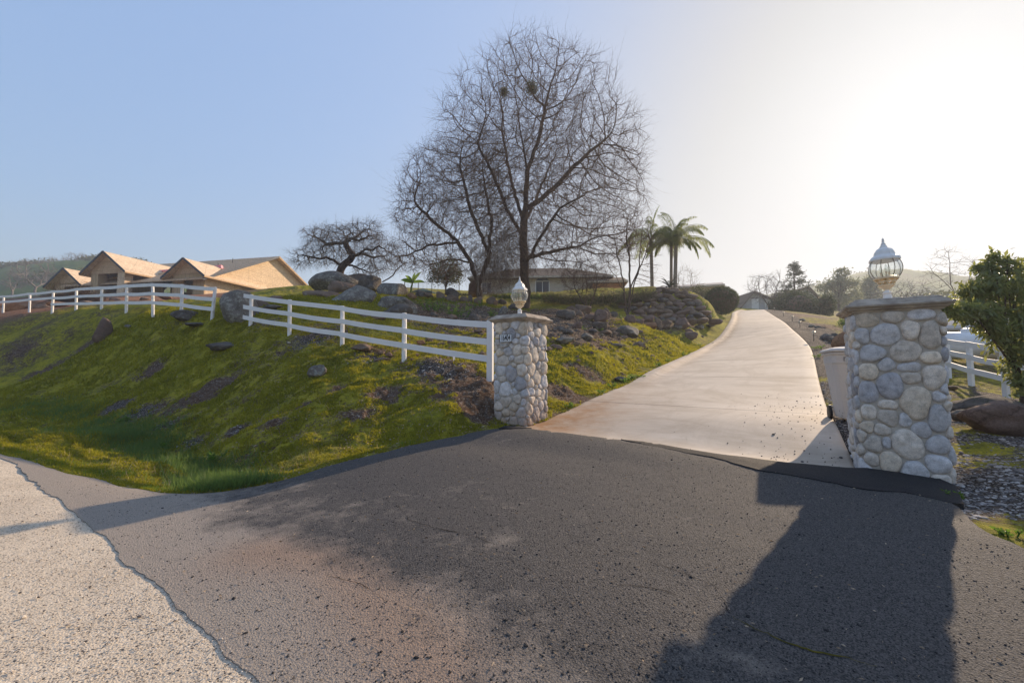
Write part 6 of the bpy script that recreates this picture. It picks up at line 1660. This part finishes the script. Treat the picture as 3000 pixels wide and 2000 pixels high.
wl = [(1262,915,.55,160,.5,.10,'tall leafy weed clump beside the long lichen boulder'),(1290,905,.6,260,.6,.10,'broad leafy weed patch below the rock row'),(1325,920,.55,260,.6,.10,'widest bright green weed patch above the fence'),(1355,928,.5,200,.5,.10,'lowest leafy weed patch above the top rail'),(1385,905,.35,110,.35,.09,'weed clump between the patch and smaller oak'),(1410,905,.40,90,.25,.09,'yellow green weed near the smaller oak'),(1440,930,.5,130,.22,.10,'upright weed just left of the pillar coping'),
 (1480,915,.25,60,.25,.07,'low weed behind the numbered pillar top'),(1815,932,.35,120,.3,.10,'bright grass tuft at the foot of the multi stemmed tree'),(1712,960,.2,60,.18,.07,'light weed beside the jagged brown rock'),(1755,968,.18,50,.16,.07,'light weed below the dark outcrop'),
 (1762,1148,.10,50,.09,.06,'weed at the kerb nearest the numbered pillar'),(1795,1130,.11,60,.10,.06,'second weed along the kerb'),(1832,1120,.16,70,.10,.07,'third weed along the kerb'),(1850,1105,.18,70,.11,.07,'tallest weed along the lower kerb'),(1880,1098,.14,60,.11,.07,'weed just above the tallest kerb weed'),(1930,1075,.14,60,.12,.07,'weed at the middle of the kerb'),(1960,1060,.12,50,.12,.07,'weed above the middle of the kerb'),(2005,1040,.15,60,.15,.07,'weed where the kerb steepens'),(2050,1010,.2,70,.2,.08,'weed below the red wedge rock'),(2085,985,.2,70,.2,.08,'weed near the top of the kerb'),
 (1670,1190,.12,60,.10,.06,'yellow weed low on the cut above the driveway corner'),(2388,1050,.12,50,.14,.06,'weed on the driveway edge in front of the first path light'),(2425,1052,.10,60,.2,.06,'weed in the gravel near the first path light'),(2400,1025,.12,60,.25,.07,'weed patch in the gravel beyond the first path light'),
 (2800,1462,.06,80,.07,.045,'grassy weed at the right foot of the big pillar'),(2960,1570,.05,60,.07,.04,'small weed in the gravel at the frame edge'),(640,1360,.12,60,.15,.07,'pale weed low in the ditch'),(485,1310,.18,60,.12,.09,'broad leaved weed among the ditch grass'),(350,1245,.2,70,.15,.10,'pale broad weed at the near end of the ditch grass'),
 (2960,1215,.35,120,.25,.09,'dark leafy plant beneath the glossy leaved tree')]
for i, (px, py, h_, n, sp, sz, lab) in enumerate(wl): weed(lab, px, py, h_, n, 500+i, None, sp, 'weed_leaf', sz)
# stones as loose gravel: small meshes on the ground
def pebbles(name, X, Y, size, seed, label, cat, mat='pebble', flat=.55, lift=0, zf=None):
    g = np.random.default_rng(seed); n = len(X); B, F0 = ico(1); m_ = len(B); Z = (H(X, Y) if zf is None else zf(X, Y))+lift
    s = size*np.exp(g.normal(size=n)*.45); sc = np.stack([s*g.uniform(.7,1.3,n), s*g.uniform(.7,1.3,n), s*flat*g.uniform(.6,1.2,n)],-1); a = g.uniform(0,6.28,n)
    V = B[None]*sc[:,None]*(1+g.normal(size=(n,m_,1))*.10); ca, sa = np.cos(a)[:,None], np.sin(a)[:,None]
    V = np.stack([V[:,:,0]*ca-V[:,:,1]*sa, V[:,:,0]*sa+V[:,:,1]*ca, V[:,:,2]],-1)+np.stack([X,Y,Z],-1)[:,None]
    F = (F0[None]+(np.arange(n)*m_)[:,None,None]).reshape(-1,3)
    o = mesh_from(name, V.reshape(-1,3), F, mat, attrs={'rnd': np.repeat(g.random(n), m_)}); return tag(o, label, cat, kind='stuff')
X, Y = polar(60000, 30, 58, 3.0, 14, g); pv = paved_dist(X, Y); zr, u, dd, s = road_query(X, Y); zn = zones(X, Y)
k = (pv > .0) & (dd > .04) & ((zn[:,1] > .45)) & (g.random(len(X)) < .5-.35*smooth(.3,.7,zn[:,0])); X, Y = X[k], Y[k]
pebbles('gravel', X[:16000], Y[:16000], .0125, 3, 'grey crushed gravel around the big pillar', 'gravel')
X, Y = polar(60000, -40, 5, 6, 19, g); pv = paved_dist(X, Y); zn = zones(X, Y); k = (pv > .02) & (zn[:,1] > .38) & (g.random(len(X)) < .32); X, Y = X[k], Y[k]
pebbles('bank_gravel', X[:9000], Y[:9000], .016, 4, 'pale stone chips scattered over the bank', 'gravel')
# coarse aggregate standing proud of the asphalt near the viewer, and loose grit on the old road
X, Y = polar(90000, -52, 50, 1.9, 8.5, g); k = inpoly(X, Y, _coarse_ap) & (polydist(X, Y, _coarse_ap) > .05) ; X, Y = X[k], Y[k]
def apz(x, y): return HR(x, y)+.006+thick(x, y)
pm_ = NB('aggregate', .8, .3); pm_.col(pm_.ramp(pm_.attr('rnd').outputs['Fac'], [(0., (.012,.012,.013)), (.8, (.035,.032,.032)), (.93, (.09,.08,.07)), (1., (.25,.22,.19))]))
pebbles('asphalt_grit', X[:15000], Y[:15000], .0030, 6, 'coarse dark grit standing up from the asphalt', 'grit', 'aggregate', .7, 0, apz)
X, Y = polar(60000, -66, -20, 2.0, 9, g); k = inpoly(X, Y, road_poly) & ~inpoly(X, Y, _coarse_ap); X, Y = X[k], Y[k]
rg_ = NB('road_chip', .9, .2); rg_.col(rg_.ramp(rg_.attr('rnd').outputs['Fac'], [(0., (.05,.045,.045)), (.35, (.16,.14,.13)), (.5, (.50,.42,.34)), (.8, (.58,.51,.42)), (1., (.72,.65,.55))]))
pebbles('road_grit', X[:20000], Y[:20000], .0028, 16, 'loose pale and dark chippings on the old road', 'grit', 'road_chip', .6, 0, lambda x, y: HR(x, y)+.006)
X, Y = polar(30000, -14, 24, 12, 32, g); zr, u, dd, s = road_query(X, Y); k = (dd > .5) & (u < .5) & (fbm(X*.4, Y*.4, 55, 3)+.12*g.random(len(X)) > .60); X, Y = X[k], Y[k]
pebbles('rubble', X[:700], Y[:700], .055, 17, 'small loose stones strewn over the garden slope', 'rubble', 'rock_brown', .75)
X, Y = polar(4000, -60, 6, 5.5, 20, g); pv = paved_dist(X, Y); k = pv > .1; X, Y = X[k], Y[k]
blades('dead_stalks', X, Y, .13, .007, 'dry_leaf', 18, .5, label='thin dead stalks standing in the bank moss', cat='grass')
# fallen leaves and straw
def litter(name, X, Y, size, seed, label, zf, asp=.45, mat='dry_leaf'):
    g = np.random.default_rng(seed); n = len(X); Z = zf(X, Y)+.008
    d = g.normal(size=(n,3))*np.array([1,1,.12]); C = np.stack([X,Y,Z],-1); o = leaves(name, C, n, size, mat, None, g, asp, 0, dirs=d); return tag(o, label, 'leaf litter', kind='stuff')
X, Y = polar(900, -50, 48, 2.0, 8, g); k = inpoly(X, Y, _coarse_ap); litter('fallen_leaves', X[k], Y[k], .026, 11, 'pale fallen leaves and straw on the asphalt', apz, .35)
X, Y = polar(26000, -60, 20, 5, 26, g); pv = paved_dist(X, Y); zr, u, dd, s = road_query(X, Y); k = (pv > .01) & (dd > .1) & (fbm(X*.8,Y*.8,9,3) > .42); litter('leaf_litter', X[k], Y[k], .045, 12, 'pale dead leaves scattered over moss and soil', H, .5)
X, Y = polar(26000, -16, 22, 17, 32, g); zn = zones(X, Y); zr, u, dd, s = road_query(X, Y); k = (zn[:,2] > .3) & (dd > .5); litter('mulch', X[k], Y[k], .09, 13, 'brown leaf mulch under the bare oaks', H, .5)
tg_ = np.random.default_rng(9); 
dx = []; dy = []
for _ in range(190):
    i = int(tg_.uniform(2, 30)); uu = .98-abs(tg_.normal())*.16
    if uu < .1: continue
    p = LS[i]*(1-uu)+RS[i]*uu; q = LS[i+1]*(1-uu)+RS[i+1]*uu; t = tg_.random(); dx.append(p[0]*(1-t)+q[0]*t); dy.append(p[1]*(1-t)+q[1]*t)
dx, dy = np.array(dx), np.array(dy); zz, *_ = road_query(dx, dy)
pebbles('fallen_acorns', dx, dy, .0065, 14, 'dark crumbs and acorns along the driveway edge', 'debris', 'rock_dark', .8, .004, lambda a, b: road_query(a, b)[0])

# cracks in the paving, one of them grown in with moss
simple('crack_dark', (.008,.008,.009), None, 1, .95, 0); simple('crack_moss', (.06,.055,.012), (.12,.10,.02), 20, .95, 0)
def crack(pts, wd, mat, seed, name='crack'):
    w_ = ragged(W2(pts), .035, .02, seed); g = np.random.default_rng(seed); A = np.array(w_); n = len(A)
    T2 = np.gradient(A, axis=0); T2 /= np.linalg.norm(T2,axis=1)[:,None]+1e-9; Nn = np.stack([-T2[:,1],T2[:,0]],-1)
    A = A+Nn*(g.normal(size=n)*.004)[:,None]; ww = wd*np.clip(fbm(np.arange(n)*.13, np.zeros(n)+seed, seed, 3)*1.9-.35, .08, 1.2)*np.sin(np.pi*np.linspace(.02,.98,n))**.4
    Lf = A+Nn*ww[:,None]/2; Rt = A-Nn*ww[:,None]/2; V = np.concatenate([np.c_[Lf, apz(Lf[:,0],Lf[:,1])+.003], np.c_[Rt, apz(Rt[:,0],Rt[:,1])+.003]])
    i = np.arange(n-1); o = mesh_from(name, V, np.stack([i, i+1, i+1+n, i+n],-1), mat); tag(o, kind='structure')
crack([(2150,1820),(2230,1862),(2300,1895),(2380,1925),(2470,1945),(2570,1975)], .014, 'crack_moss', 3)
crack([(1110,1460),(1165,1490),(1195,1535),(1290,1560),(1380,1580),(1450,1610)], .009, 'crack_dark', 4)
crack([(1700,1600),(1850,1640),(2000,1690),(2100,1730),(2150,1820)], .007, 'crack_dark', 5)
crack([(1790,1720),(1900,1735),(1980,1760)], .006, 'crack_dark', 6)
crack([(950,1690),(1060,1720),(1130,1770)], .006, 'crack_dark', 7)
# ================================================================ THE HAZY AIR
m = bpy.data.materials.new('haze_air'); m.use_nodes = True; t = m.node_tree
t.nodes.remove(t.nodes['Principled BSDF'])
v = t.nodes.new('ShaderNodeVolumePrincipled'); v.inputs['Color'].default_value = (.80,.88,1.0,1); v.inputs['Density'].default_value = .0011; v.inputs['Anisotropy'].default_value = .3
t.links.new(v.outputs[0], t.nodes['Material Output'].inputs['Volume'])
MAT['haze_air'] = m
hz = MB(); hz.box((0, 0, 34), (2400, 2400, 96)); o = hz.build('haze', 'haze_air'); tag(o, 'pale afternoon haze filling the air over the valley', 'haze', kind='stuff')
o.display_type = 'WIRE'
